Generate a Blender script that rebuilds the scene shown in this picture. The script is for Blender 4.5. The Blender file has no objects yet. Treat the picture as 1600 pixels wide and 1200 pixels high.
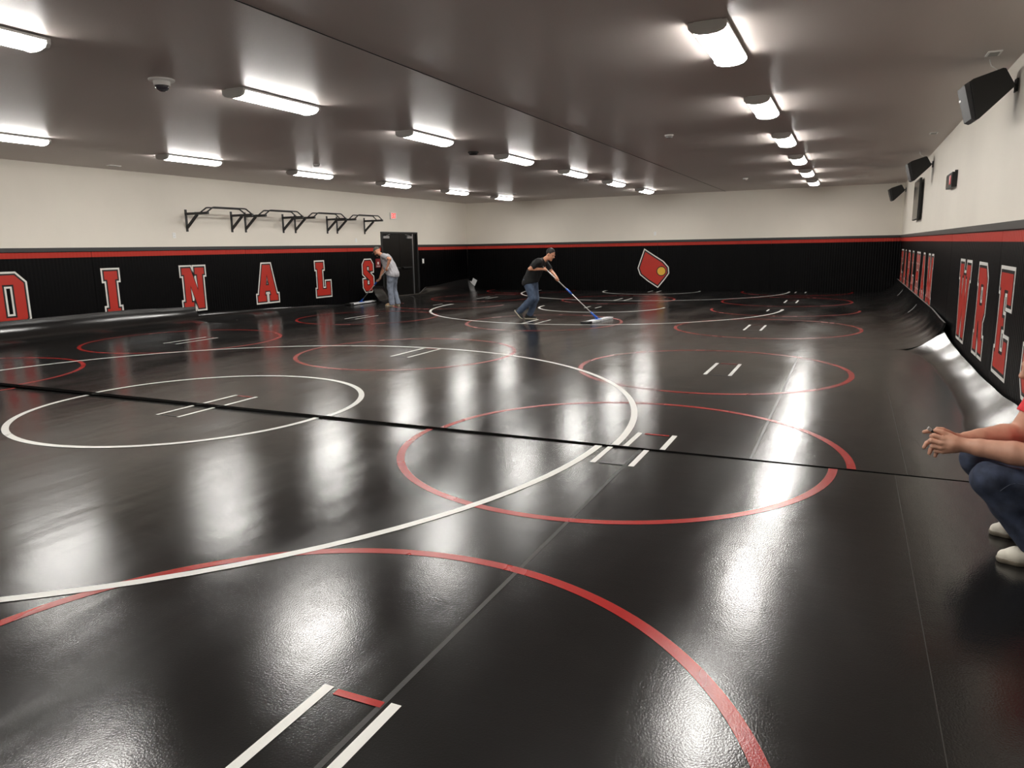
import bpy, bmesh, math, random
import numpy as np
from mathutils import Vector, Matrix, geometry

random.seed(7)
S = bpy.context.scene
COL = S.collection

# ------------------------------------------------------------------ camera, world, exposure
H = 1.62
F, PITCH, YAW, ROLL = 1140.4, 0.185, 0.433, -0.019
def cam_axes():
    fw0 = Vector((-math.sin(YAW), math.cos(YAW), 0)); rt0 = Vector((math.cos(YAW), math.sin(YAW), 0)); up0 = Vector((0, 0, 1))
    fw = fw0 * math.cos(PITCH) - up0 * math.sin(PITCH)
    up = up0 * math.cos(PITCH) + fw0 * math.sin(PITCH)
    return rt0 * math.cos(ROLL) + up * math.sin(ROLL), up * math.cos(ROLL) - rt0 * math.sin(ROLL), fw
_rt, _up, _fw = cam_axes()
cd = bpy.data.cameras.new('camera')
cd.sensor_fit = 'HORIZONTAL'; cd.sensor_width = 36.0; cd.lens = 36.0 * F / 1600.0
cd.clip_start = 0.05; cd.clip_end = 200
cam = bpy.data.objects.new('camera', cd); COL.objects.link(cam)
m3 = Matrix((( _rt.x, _up.x, -_fw.x), (_rt.y, _up.y, -_fw.y), (_rt.z, _up.z, -_fw.z)))
cam.matrix_world = Matrix.Translation((0, 0, H)) @ m3.to_4x4()
S.camera = cam

wd = bpy.data.worlds.new('world'); S.world = wd; wd.use_nodes = True
wd.node_tree.nodes['Background'].inputs[0].default_value = (0.02, 0.02, 0.02, 1)
wd.node_tree.nodes['Background'].inputs[1].default_value = 0.1

LIGHT_STRENGTH = 58.0
S.view_settings.view_transform = 'Standard'
S.view_settings.look = 'None'
S.view_settings.exposure = 0.0
S.view_settings.gamma = 1.0
S.view_settings.use_curve_mapping = False

# ------------------------------------------------------------------ room dimensions (metres)
XL, XR, YB, YF, ZC, ZR = -13.93, 1.37, 26.12, -3.2, 3.347, 1.775
FLOOR_Z = -0.032

# ------------------------------------------------------------------ materials
MATS = {}
def srgb(r, g, b):
    f = lambda c: c / 12.92 if c <= 0.04045 else ((c + 0.055) / 1.055) ** 2.4
    return (f(r / 255), f(g / 255), f(b / 255), 1)

def mat(name, color, rough=0.5, metal=0.0, spec=0.5, noise=None, bump=None, emit=None, coat=None):
    """noise=(scale, amount) colour grain; bump=[(scale, strength, distance, stretch)]"""
    if name in MATS: return MATS[name]
    m = bpy.data.materials.new(name); m.use_nodes = True; MATS[name] = m
    nt = m.node_tree; N = nt.nodes; L = nt.links
    b = N['Principled BSDF']
    b.inputs['Base Color'].default_value = color
    b.inputs['Roughness'].default_value = rough
    b.inputs['Metallic'].default_value = metal
    b.inputs['Specular IOR Level'].default_value = spec
    if coat: b.inputs['Coat Weight'].default_value = coat
    tc = N.new('ShaderNodeTexCoord')
    if noise:
        n = N.new('ShaderNodeTexNoise'); n.inputs['Scale'].default_value = noise[0]; n.inputs['Detail'].default_value = 5
        L.new(tc.outputs['Object'], n.inputs['Vector'])
        r = N.new('ShaderNodeMapRange'); r.inputs['From Min'].default_value = 0.3; r.inputs['From Max'].default_value = 0.7
        r.inputs['To Min'].default_value = 1 - noise[1]; r.inputs['To Max'].default_value = 1 + noise[1]
        L.new(n.outputs['Fac'], r.inputs['Value'])
        mx = N.new('ShaderNodeMix'); mx.data_type = 'RGBA'; mx.blend_type = 'MULTIPLY'; mx.inputs['Factor'].default_value = 1
        mx.inputs[6].default_value = color
        L.new(r.outputs['Result'], mx.inputs[7]); L.new(mx.outputs[2], b.inputs['Base Color'])
    prev = None
    for (sc, st, dist, stretch) in (bump or []):
        mp = N.new('ShaderNodeMapping'); mp.inputs['Scale'].default_value = stretch
        L.new(tc.outputs['Object'], mp.inputs['Vector'])
        n = N.new('ShaderNodeTexNoise'); n.inputs['Scale'].default_value = sc; n.inputs['Detail'].default_value = 3
        L.new(mp.outputs['Vector'], n.inputs['Vector'])
        bp = N.new('ShaderNodeBump'); bp.inputs['Strength'].default_value = st; bp.inputs['Distance'].default_value = dist
        L.new(n.outputs['Fac'], bp.inputs['Height'])
        if prev: L.new(prev.outputs['Normal'], bp.inputs['Normal'])
        prev = bp
    if prev: L.new(prev.outputs['Normal'], b.inputs['Normal'])
    if emit:
        b.inputs['Emission Color'].default_value = emit[0]; b.inputs['Emission Strength'].default_value = emit[1]
    return m

def vinyl(name, color, r0=0.11, r1=0.23):
    """glossy mat vinyl: leather grain, soft swells left by rolling, mopped streaks in the gloss"""
    m = bpy.data.materials.new(name); m.use_nodes = True; MATS[name] = m
    nt = m.node_tree; N = nt.nodes; L = nt.links; b = N['Principled BSDF']
    b.inputs['Base Color'].default_value = color
    geo = N.new('ShaderNodeNewGeometry')
    def noise(scale, stretch, detail):
        mp = N.new('ShaderNodeMapping'); mp.inputs['Scale'].default_value = stretch
        L.new(geo.outputs['Position'], mp.inputs['Vector'])
        n = N.new('ShaderNodeTexNoise'); n.inputs['Scale'].default_value = scale; n.inputs['Detail'].default_value = detail
        L.new(mp.outputs['Vector'], n.inputs['Vector']); return n
    n1 = noise(1.3, (1.0, 0.35, 1), 4)
    mr = N.new('ShaderNodeMapRange'); mr.inputs['From Min'].default_value = 0.3; mr.inputs['From Max'].default_value = 0.7
    mr.inputs['To Min'].default_value = r0; mr.inputs['To Max'].default_value = r1
    L.new(n1.outputs['Fac'], mr.inputs['Value']); L.new(mr.outputs['Result'], b.inputs['Roughness'])
    prev = None
    for n, st, d in ((noise(2.2, (1.0, 0.40, 1), 2), 0.24, 0.020), (noise(6.0, (1.0, 0.14, 1), 2), 0.12, 0.009), (noise(7.0, (0.35, 1.0, 1), 2), 0.09, 0.010), (noise(120, (1, 1, 1), 2), 0.20, 0.0030)):
        bp = N.new('ShaderNodeBump'); bp.inputs['Strength'].default_value = st; bp.inputs['Distance'].default_value = d
        L.new(n.outputs['Fac'], bp.inputs['Height'])
        if prev: L.new(prev.outputs['Normal'], bp.inputs['Normal'])
        prev = bp
    L.new(prev.outputs['Normal'], b.inputs['Normal'])
    return m

def ribbed(name, color, axis, rough=0.38):
    """wall padding with fine vertical ribs"""
    m = bpy.data.materials.new(name); m.use_nodes = True; MATS[name] = m
    nt = m.node_tree; N = nt.nodes; L = nt.links; b = N['Principled BSDF']
    b.inputs['Base Color'].default_value = color; b.inputs['Roughness'].default_value = rough; b.inputs['Specular IOR Level'].default_value = 0.10
    geo = N.new('ShaderNodeNewGeometry')
    w = N.new('ShaderNodeTexWave'); w.bands_direction = axis; w.inputs['Scale'].default_value = 4.2
    w.inputs['Distortion'].default_value = 1.2; w.inputs['Detail'].default_value = 2; w.inputs['Detail Scale'].default_value = 0.6
    mp = N.new('ShaderNodeMapping'); mp.inputs['Scale'].default_value = (1, 1, 0.03)
    L.new(geo.outputs['Position'], mp.inputs['Vector']); L.new(mp.outputs['Vector'], w.inputs['Vector'])
    bp = N.new('ShaderNodeBump'); bp.inputs['Strength'].default_value = 0.35; bp.inputs['Distance'].default_value = 0.012
    L.new(w.outputs['Fac'], bp.inputs['Height']); L.new(bp.outputs['Normal'], b.inputs['Normal'])
    return m

M_WALL = mat('cream_wall_paint', srgb(233, 226, 214), 0.6, noise=(1.2, 0.02), bump=[(60, 0.08, 0.003, (1, 1, 1))])
M_CEIL = mat('grey_ceiling_paint', srgb(196, 186, 181), 0.42, spec=0.34, bump=[(85, 0.34, 0.004, (1, 1, 1)), (1.2, 0.12, 0.01, (0.5, 1, 1))])
M_SUB = mat('dark_subfloor', (0.01, 0.01, 0.01, 1), 0.9)
M_MAT = vinyl('black_mat_vinyl', (0.011, 0.0105, 0.0103, 1))
M_WHITE = vinyl('white_mat_paint', srgb(222, 221, 216), 0.25, 0.4)
M_RED = vinyl('red_mat_paint', srgb(152, 30, 26), 0.2, 0.32)
M_TAPE = vinyl('clear_mat_tape', (0.022, 0.021, 0.020, 1), 0.3, 0.42)
M_CREASE = mat('mat_crease', (0.004, 0.004, 0.004, 1), 0.6)
M_EDGE = mat('mat_foam_edge', srgb(150, 148, 145), 0.6)
M_PADY = ribbed('black_wall_pad_side', (0.0014, 0.0014, 0.0017, 1), 'Y')
M_PADX = ribbed('black_wall_pad_end', (0.0014, 0.0014, 0.0017, 1), 'X')
M_REDY = ribbed('red_stripe_side', srgb(180, 58, 48), 'Y', 0.4)
M_REDX = ribbed('red_stripe_end', srgb(180, 58, 48), 'X', 0.4)
M_TRIM = mat('charcoal_trim', (0.03, 0.03, 0.031, 1), 0.35)
M_SEAMDARK = mat('pad_seam', (0.002, 0.002, 0.002, 1), 0.8)
M_LWHITE = mat('letter_white', srgb(226, 224, 218), 0.4)
M_LRED = mat('letter_red', srgb(182, 42, 28), 0.4, noise=(3, 0.04))
M_LBLACK = mat('letter_black', (0.006, 0.006, 0.006, 1), 0.4)
M_YELLOW = mat('emblem_yellow', srgb(226, 176, 60), 0.4)
M_HOUS = mat('fixture_white_metal', srgb(225, 225, 222), 0.4)
M_CAP = mat('fixture_end_cap', srgb(196, 194, 190), 0.45)
M_LENS = mat('fixture_lens', (0.9, 0.9, 0.9, 1), 0.4, emit=((1.0, 0.975, 0.925, 1), LIGHT_STRENGTH))
M_BLACKM = mat('black_powder_coat', (0.012, 0.012, 0.012, 1), 0.45, noise=(40, 0.1))
M_BLACKP = mat('black_plastic', (0.006, 0.006, 0.006, 1), 0.5)
M_GRILLE = mat('speaker_grille', (0.028, 0.028, 0.03, 1), 0.5, noise=(300, 0.4))
M_WPLAST = mat('white_plastic', srgb(242, 241, 238), 0.4)
M_GPLAST = mat('grey_plastic', srgb(150, 148, 145), 0.4)
M_ALU = mat('brushed_aluminium', srgb(196, 196, 198), 0.32, metal=0.9, noise=(60, 0.08))
M_SILVER = mat('silver_pole', srgb(205, 203, 200), 0.4, metal=0.3)
M_BLUE = mat('blue_plastic', srgb(30, 90, 190), 0.4)
M_MOP = mat('white_microfibre', srgb(225, 226, 228), 0.9, noise=(120, 0.15), bump=[(160, 0.5, 0.004, (1, 1, 1))])
M_DOOR = mat('black_door_paint', (0.006, 0.0055, 0.005, 1), 0.35, spec=0.25, noise=(3, 0.08))
M_SCREEN = mat('tv_screen', (0.01, 0.01, 0.011, 1), 0.08)
M_EXIT = mat('exit_red_lettering', srgb(230, 40, 40), 0.4, emit=((1.0, 0.05, 0.04, 1), 0.9))
M_DIGIT = mat('red_display', srgb(150, 20, 24), 0.3, emit=((1.0, 0.04, 0.05, 1), 0.25))
M_SIGNRED = mat('sign_red', srgb(120, 30, 32), 0.4)
M_PAPER = mat('white_paper', srgb(235, 235, 235), 0.7)
M_DOME = mat('smoked_dome', (0.05, 0.045, 0.06, 1), 0.05, coat=1.0)
M_SKIN = mat('skin_light', srgb(200, 150, 126), 0.5, noise=(26, 0.07), bump=[(220, 0.12, 0.001, (1, 1, 1))])
M_SKIN2 = mat('skin_tan', srgb(205, 146, 116), 0.5, noise=(26, 0.06))
M_HAIR = mat('dark_brown_hair', (0.009, 0.006, 0.0045, 1), 0.6, noise=(90, 0.4), bump=[(140, 0.6, 0.004, (1, 1, 1))])
M_BEARD = mat('brown_beard', (0.05, 0.03, 0.02, 1), 0.7, noise=(90, 0.3))
M_EYE = mat('eye_dark', (0.01, 0.01, 0.01, 1), 0.2)
M_LIP = mat('lips', srgb(160, 90, 80), 0.5)
M_TRED = mat('red_cotton', srgb(214, 52, 60), 0.85, noise=(120, 0.05), bump=[(14, 0.35, 0.01, (1, 1, 1)), (400, 0.1, 0.001, (1, 1, 1))])
M_TBLACK = mat('black_cotton', (0.004, 0.004, 0.0045, 1), 0.8, bump=[(12, 0.4, 0.012, (1, 1, 1))])
M_TGREY = mat('grey_cotton', srgb(168, 166, 170), 0.85, noise=(20, 0.05), bump=[(10, 0.5, 0.016, (1, 1, 1))])
def denim(name, dark, amount):
    return mat(name, dark, 0.85, noise=(16, amount), bump=[(11, 0.45, 0.012, (1, 1, 1)), (500, 0.25, 0.001, (1, 1, 1))])
M_DEN1 = denim('dark_denim', srgb(54, 62, 82), 0.4)
M_DEN2 = denim('blue_denim', srgb(70, 84, 106), 0.2)
M_DEN3 = denim('light_denim', srgb(124, 132, 146), 0.15)
M_SHOEW = mat('white_leather', srgb(214, 208, 194), 0.5, noise=(18, 0.05))
M_SHOEK = mat('black_canvas', (0.02, 0.02, 0.02, 1), 0.7)
M_SHOET = mat('tan_leather', srgb(176, 148, 116), 0.7)
M_SOLE = mat('rubber_sole', srgb(206, 198, 178), 0.6)
M_SOLEG = mat('grey_rubber_sole', srgb(120, 112, 98), 0.6)
M_CAMO = mat('camouflage_cloth', srgb(96, 92, 84), 0.85, noise=(30, 0.5))
M_STITCH = mat('denim_stitching', srgb(92, 98, 114), 0.8)

# ------------------------------------------------------------------ helpers
def link(name, me, material=None, parent=None, loc=None, smooth=False):
    o = bpy.data.objects.new(name, me); COL.objects.link(o)
    if material is not None and not me.materials: me.materials.append(material)
    if parent is not None: o.parent = parent
    if loc is not None: o.location = loc
    if smooth: me.polygons.foreach_set('use_smooth', [True] * len(me.polygons))
    return o
def tag(o, label=None, cat=None, group=None, kind=None):
    if label: o['label'] = label
    if cat: o['category'] = cat
    if group: o['group'] = group
    if kind: o['kind'] = kind
    return o
def empty(name, loc=(0, 0, 0), rot=(0, 0, 0)):
    e = bpy.data.objects.new(name, None); COL.objects.link(e); e.location = loc; e.rotation_euler = rot; e.empty_display_size = 0.1
    return e

class MB:
    def __init__(s): s.v = []; s.f = []
    def add(s, vs, fs):
        k = len(s.v); s.v += [tuple(p) for p in vs]; s.f += [tuple(i + k for i in f) for f in fs]; return s
    def box(s, c, d, M=None):
        x, y, z = (q / 2 for q in d)
        vs = [Vector((a * x, b * y, e * z)) for a in (-1, 1) for b in (-1, 1) for e in (-1, 1)]
        if M is not None: vs = [M @ p for p in vs]
        c = Vector(c); vs = [p + c for p in vs]
        return s.add(vs, [(0, 1, 3, 2), (4, 6, 7, 5), (0, 4, 5, 1), (2, 3, 7, 6), (0, 2, 6, 4), (1, 5, 7, 3)])
    def span(s, a, b):
        return s.box([(p + q) / 2 for p, q in zip(a, b)], [abs(q - p) for p, q in zip(a, b)])
    def tube(s, pts, r, n=8, cap=True):
        pts = [Vector(p) for p in pts]; k = len(s.v); rings = len(pts)
        for i, p in enumerate(pts):
            t = (pts[min(i + 1, rings - 1)] - pts[max(i - 1, 0)]).normalized()
            u = t.orthogonal() if abs(t.z) > 0.95 else t.cross(Vector((0, 0, 1))); u.normalize(); w = t.cross(u).normalized()
            rr = r[i] if isinstance(r, (list, tuple)) else r
            for j in range(n):
                a = 2 * math.pi * j / n; s.v.append(tuple(p + u * rr * math.cos(a) + w * rr * math.sin(a)))
        for i in range(rings - 1):
            for j in range(n):
                a, b = k + i * n + j, k + i * n + (j + 1) % n; s.f.append((a, b, b + n, a + n))
        if cap: s.f.append(tuple(k + j for j in reversed(range(n)))); s.f.append(tuple(k + (rings - 1) * n + j for j in range(n)))
        return s
    def bar(s, a, b, w, h):
        """square section bar from a to b"""
        a, b = Vector(a), Vector(b); t = (b - a); L = t.length; t.normalize()
        u = t.cross(Vector((0, 0, 1)));  u = u.normalized() if u.length > 1e-3 else Vector((0, 1, 0)); q = u.cross(t).normalized()
        M = Matrix((t, u, q)).transposed()
        return s.box((a + b) / 2, (L, w, h), M)
    def lathe(s, prof, n=20, c=(0, 0, 0)):
        k = len(s.v)
        for (r, z) in prof:
            for j in range(n):
                a = 2 * math.pi * j / n; s.v.append((c[0] + r * math.cos(a), c[1] + r * math.sin(a), c[2] + z))
        for i in range(len(prof) - 1):
            for j in range(n):
                a, b = k + i * n + j, k + i * n + (j + 1) % n; s.f.append((a, b, b + n, a + n))
        s.f.append(tuple(k + j for j in reversed(range(n)))); s.f.append(tuple(k + (len(prof) - 1) * n + j for j in range(n)))
        return s
    def prism(s, poly, y0, y1):
        """polygon in x,z extruded along y"""
        n = len(poly); vs = [(p[0], y0, p[1]) for p in poly] + [(p[0], y1, p[1]) for p in poly]
        fs = [tuple(range(n)), tuple(reversed(range(n, 2 * n)))] + [(i, i + n, (i + 1) % n + n, (i + 1) % n) for i in range(n)]
        return s.add(vs, fs)
    def mesh(s, name):
        me = bpy.data.meshes.new(name); me.from_pydata(s.v, [], s.f)
        bm = bmesh.new(); bm.from_mesh(me); bmesh.ops.recalc_face_normals(bm, faces=bm.faces); bm.to_mesh(me); bm.free()
        me.update(); return me
    def build(s, name, material, parent=None, loc=None, smooth=False, bevel=0.0):
        me = s.mesh(name)
        if bevel:
            bm = bmesh.new(); bm.from_mesh(me)
            bmesh.ops.bevel(bm, geom=list(bm.edges), offset=bevel, segments=2, affect='EDGES', profile=0.6); bm.to_mesh(me); bm.free()
        return link(name, me, material, parent, loc, smooth)

# ------------------------------------------------------------------ the room
def struct(o): o['kind'] = 'structure'; return o
floor = struct(MB().span((XL - 0.2, YF - 0.2, FLOOR_Z - 0.1), (XR + 0.2, YB + 0.2, FLOOR_Z)).build('floor', M_SUB))
# ceiling: two boarded fields that meet at a joint running down the room
ceil = struct(MB().span((XL - 0.2, YF - 0.2, ZC), (-4.0, YB + 0.2, ZC + 0.15)).build('ceiling', M_CEIL))
MB().span((-4.0, YF - 0.2, ZC), (XR + 0.2, YB + 0.2, ZC + 0.15)).build('ceiling_panel', M_CEIL, ceil)
MB().span((-4.16, YF, ZC - 0.006), (-4.0, YB, ZC + 0.01)).build('joint_bead', M_CEIL, ceil)
MB().span((-4.0, YF, ZC - 0.0065), (-3.9955, YB, ZC + 0.01)).build('joint_gap', M_SEAMDARK, ceil)
DOOR0, DOOR1, DOORH = 20.18, 22.40, 2.20
wl = struct(MB().span((XL - 0.2, YF, FLOOR_Z), (XL - 0.06, YB, ZC)).build('wall_left', M_WALL))
wr = struct(MB().span((XR + 0.06, YF, FLOOR_Z), (XR + 0.2, YB, ZC)).build('wall_right', M_WALL))
wb = struct(MB().span((XL - 0.2, YB + 0.06, FLOOR_Z), (XR + 0.2, YB + 0.2, ZC)).build('wall_back', M_WALL))
wf = struct(MB().span((XL - 0.2, YF - 0.2, FLOOR_Z), (XR + 0.2, YF, ZC)).build('wall_front', M_WALL))
# the painted wall face above the pads stands flush with the pad face
def pads_side(wall, x, sgn, runs, seams):
    for a, b in runs:
        MB().span((x + sgn * 0.06, a, ZR), (x + sgn * 0.0, b, ZC)).build('upper_wall_face', M_WALL, wall)
        edges = [a] + [q for q in seams if a < q < b] + [b]
        for p, q in zip(edges[:-1], edges[1:]):
            MB().span((x + sgn * 0.055, p + 0.004, FLOOR_Z), (x, q - 0.004, 1.70)).build('wall_pad', M_PADY, wall)
            MB().span((x, p + 0.004, 1.585), (x - sgn * 0.002, q - 0.004, 1.69)).build('red_stripe', M_REDY, wall)
        MB().span((x + sgn * 0.055, a, 1.70), (x - sgn * 0.028, b, ZR)).build('pad_cap_rail', M_TRIM, wall)
        MB().span((x + sgn * 0.06, a, FLOOR_Z), (x + sgn * 0.05, b, ZR)).build('pad_backing', M_SEAMDARK, wall)
pads_side(wl, XL, -1, [(YF, DOOR0), (DOOR1, YB)], [1.7, 5.9, 10.05, 14.23, 18.4, 24.3])
pads_side(wr, XR, 1, [(YF, YB)], [0.5, 4.7, 8.86, 13.0, 17.2, 21.4])
MB().span((XL - 0.06, DOOR0, DOORH), (XL, DOOR1, ZC)).build('upper_wall_face', M_WALL, wl)
MB().span((XL, YB, ZR), (XR, YB + 0.06, ZC)).build('upper_wall_face', M_WALL, wb)
xe = [XL] + [XL + 3.825 * k for k in (1, 2, 3)] + [XR]
for p, q in zip(xe[:-1], xe[1:]):
    MB().span((p + 0.004, YB, FLOOR_Z), (q - 0.004, YB + 0.055, 1.70)).build('wall_pad', M_PADX, wb)
    MB().span((p + 0.004, YB - 0.002, 1.585), (q - 0.004, YB, 1.69)).build('red_stripe', M_REDX, wb)
MB().span((XL, YB - 0.028, 1.70), (XR, YB + 0.055, ZR)).build('pad_cap_rail', M_TRIM, wb)
MB().span((XL, YB + 0.05, FLOOR_Z), (XR, YB + 0.06, ZR)).build('pad_backing', M_SEAMDARK, wb)

# ------------------------------------------------------------------ double door
door = struct(empty('door_1', (XL, (DOOR0 + DOOR1) / 2, FLOOR_Z)))
def DL(p): return (p[0] - XL, p[1] - (DOOR0 + DOOR1) / 2, p[2] - FLOOR_Z)
def dspan(a, b): return MB().span(DL(a), DL(b))
fr = MB()
fr.span(DL((XL - 0.06, DOOR0, FLOOR_Z)), DL((XL + 0.03, DOOR0 + 0.07, DOORH))).span(DL((XL - 0.06, DOOR1 - 0.07, FLOOR_Z)), DL((XL + 0.03, DOOR1, DOORH))).span(DL((XL - 0.06, DOOR0 + 0.07, DOORH - 0.06)), DL((XL + 0.03, DOOR1 - 0.07, DOORH)))
fr.build('door_frame', M_BLACKM, door)
ym = (DOOR0 + DOOR1) / 2
for k, (a, b) in enumerate(((DOOR0 + 0.075, ym - 0.004), (ym + 0.004, DOOR1 - 0.33))):
    leaf = dspan((XL - 0.055, a, 0.005), (XL - 0.012, b, DOORH - 0.065)).build('door_leaf', M_DOOR, door)
    s = a + 0.02 if k == 0 else b - 0.36
    c = dspan((XL - 0.012, s, 1.985), (XL + 0.055, s + 0.34, 2.06)).build('door_closer', M_ALU, leaf, bevel=0.008)
    arm = MB().bar(DL((XL + 0.03, s + 0.2, 2.075)), DL((XL + 0.02, s + (0.42 if k == 0 else -0.1), 2.12)), 0.02, 0.012)
    arm.build('closer_arm', M_ALU, leaf)
    dspan((XL - 0.012, a + 0.1, 0.98), (XL + 0.06, b - 0.1, 1.03)).build('push_bar', M_BLACKM, leaf, bevel=0.008)
dspan((XL - 0.012, DOOR1 - 0.325, 0.0), (XL + 0.012, DOOR1 - 0.285, DOORH - 0.06)).build('weather_strip', M_ALU, door)
dspan((XL - 0.055, DOOR1 - 0.285, 0.0), (XL - 0.012, DOOR1 - 0.07, DOORH - 0.06)).build('side_panel', M_DOOR, door)
dspan((XL - 0.002, DOOR1 + 0.03, 0.0), (XL + 0.012, DOOR1 + 0.055, 1.58)).build('pad_edge_strip', M_TRIM, door)

# ------------------------------------------------------------------ wrestling mats
T = 0.03
def lerp_tab(tab, y):
    if y <= tab[0][0]: return tab[0][1:]
    for a, b in zip(tab[:-1], tab[1:]):
        if y <= b[0]:
            t = (y - a[0]) / (b[0] - a[0]); t = t * t * (3 - 2 * t)
            return tuple(p + (q - p) * t for p, q in zip(a[1:], b[1:]))
    return tab[-1][1:]
class Mat:
    def __init__(s, y0, y1, left, right, wave=0.0, seed=0, power=None):
        s.y0, s.y1, s.left, s.right, s.wave, s.seed = y0, y1, left, right, wave, seed; s.power = power
    def curl(s, side, y, th):
        x0, x1, h = lerp_tab(s.left if side < 0 else s.right, y)
        w = 0
        if s.wave and th > 0 and side > 0:
            w = s.wave * (math.sin(y * 5.1 + s.seed) + 0.6 * math.sin(y * 9.7 + 1.3 * s.seed)) * math.sin(th) ** 2
        if s.power and side > 0:
            t = th / math.radians(86); return (x0 + (x1 - x0) * t - w * 0.3 * t, h * t ** s.power + w * 0.7)
        return (x0 + (x1 - x0) * math.sin(th) - side * w * 0.5, h * (1 - math.cos(th)) * 1.07 + w * 0.6)
    def build(s, name, label):
        NT = 14; TH = math.radians(86)
        ny = max(2, int((s.y1 - s.y0) / 0.12))
        top, bot = [], []
        for j in range(ny + 1):
            y = s.y0 + (s.y1 - s.y0) * j / ny
            prof = [s.curl(-1, y, TH * (1 - i / NT)) for i in range(NT + 1)]
            xl, xr = prof[-1][0], s.curl(1, y, 0)[0]
            prof += [(xl + (xr - xl) * i / 24, 0.0) for i in range(1, 24)]
            prof += [s.curl(1, y, TH * i / NT) for i in range(NT + 1)]
            n = len(prof)
            for i, (x, z) in enumerate(prof):
                a, b = prof[max(0, i - 1)], prof[min(n - 1, i + 1)]
                tx, tz = b[0] - a[0], b[1] - a[1]; l = math.hypot(tx, tz) or 1
                top.append((x, y, z)); bot.append((x + tz / l * T, y, z - tx / l * T))
        V = top + bot; K = len(top); f = []
        for j in range(ny):
            for i in range(n - 1):
                a = j * n + i
                f.append((a, a + 1, a + n + 1, a + n)); f.append((a + K, a + K + n, a + K + n + 1, a + K + 1))
        for j in (0, ny):
            for i in range(n - 1):
                a = j * n + i; f.append((a, a + 1, a + K + 1, a + K))
        base = Vector((-6.3, (s.y0 + s.y1) / 2, 0)); s.base = base
        V = [(p[0] - base.x, p[1] - base.y, p[2]) for p in V]
        e = empty(name, base); tag(e, label, 'mat'); s.root = e
        me = bpy.data.meshes.new('mat_sheet'); me.from_pydata(V, [], f); me.update()
        o = link('mat_sheet', me, M_MAT, e, smooth=True)
        mod = o.modifiers.new('edges', 'EDGE_SPLIT'); mod.split_angle = math.radians(50)
        for i0 in (0, n - 1):
            q = [(j * n + i0, (j + 1) * n + i0, (j + 1) * n + i0 + K, j * n + i0 + K) for j in range(ny)]
            used = sorted({i for w in q for i in w}); ix = {w: i for i, w in enumerate(used)}
            me2 = bpy.data.meshes.new('mat_edge'); me2.from_pydata([V[i] for i in used], [], [tuple(ix[i] for i in w) for w in q]); me2.update()
            link('mat_edge', me2, M_EDGE, e)
        return s
    def flat(s, name, verts, faces, material, z):
        me = bpy.data.meshes.new(name)
        me.from_pydata([(x - s.base.x, y - s.base.y, z) for x, y in verts], [], faces); me.update()
        return link(name, me, material, s.root)
    def ring(s, cx, cy, r, w, material, name, z=0.0015):
        """annulus clipped to this mat"""
        n = 128; vs = []; fs = []
        lo, hi = s.y0 + 0.002, s.y1 - 0.002
        for i in range(n + 1):
            a = 2 * math.pi * i / n
            for rr in (r - w / 2, r + w / 2): vs.append((cx + rr * math.cos(a), cy + rr * math.sin(a)))
        keep = []
        for i in range(n):
            q = (2 * i, 2 * i + 1, 2 * i + 3, 2 * i + 2)
            P = [vs[k] for k in q]
            if all(lo <= p[1] <= hi for p in P): keep.append(P)
            elif any(lo <= p[1] <= hi for p in P): keep.append([(p[0], min(max(p[1], lo), hi)) for p in P])
        V = []; Fc = []
        for P in keep: Fc.append(tuple(range(len(V), len(V) + 4))); V += P
        if V: s.flat(name, V, Fc, material, z)
    def rect(s, x0, x1, y0, y1, material, name, z=0.002):
        y0, y1 = max(y0, s.y0 + 0.002), min(y1, s.y1 - 0.002)
        if y1 - y0 > 0.01: s.flat(name, [(x0, y0), (x1, y0), (x1, y1), (x0, y1)], [(0, 1, 2, 3)], material, z)
    def starts(s, x, y, top=True):
        """pair of white starting lines with short end dashes"""
        for dx in (-0.15, 0.15): s.rect(x + dx - 0.022, x + dx + 0.022, y - 0.48, y + 0.48, M_WHITE, 'starting_line', 0.0025)
        s.rect(x - 0.105, x + 0.105, y + 0.44, y + 0.475, M_RED, 'starting_dash', 0.0025)
        s.rect(x - 0.105, x + 0.105, y - 0.475, y - 0.452, M_TAPE, 'starting_dash', 0.0025)
    def curl_mark(s, side, y, t0, t1, w=0.05):
        V = []; F_ = []
        for i in range(7):
            th = math.radians(t0 + (t1 - t0) * i / 6)
            x, z = s.curl(side, y, th); nx, nz = -side * math.sin(th), math.cos(th)
            for dy in (-w / 2, w / 2): V.append((x + nx * 0.003 - s.base.x, y + dy - s.base.y, z + nz * 0.003))
        for i in range(6): F_.append((2 * i, 2 * i + 1, 2 * i + 3, 2 * i + 2))
        me = bpy.data.meshes.new('white_mark'); me.from_pydata(V, [], F_); me.update(); link('white_mark', me, M_WHITE, s.root)

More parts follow.
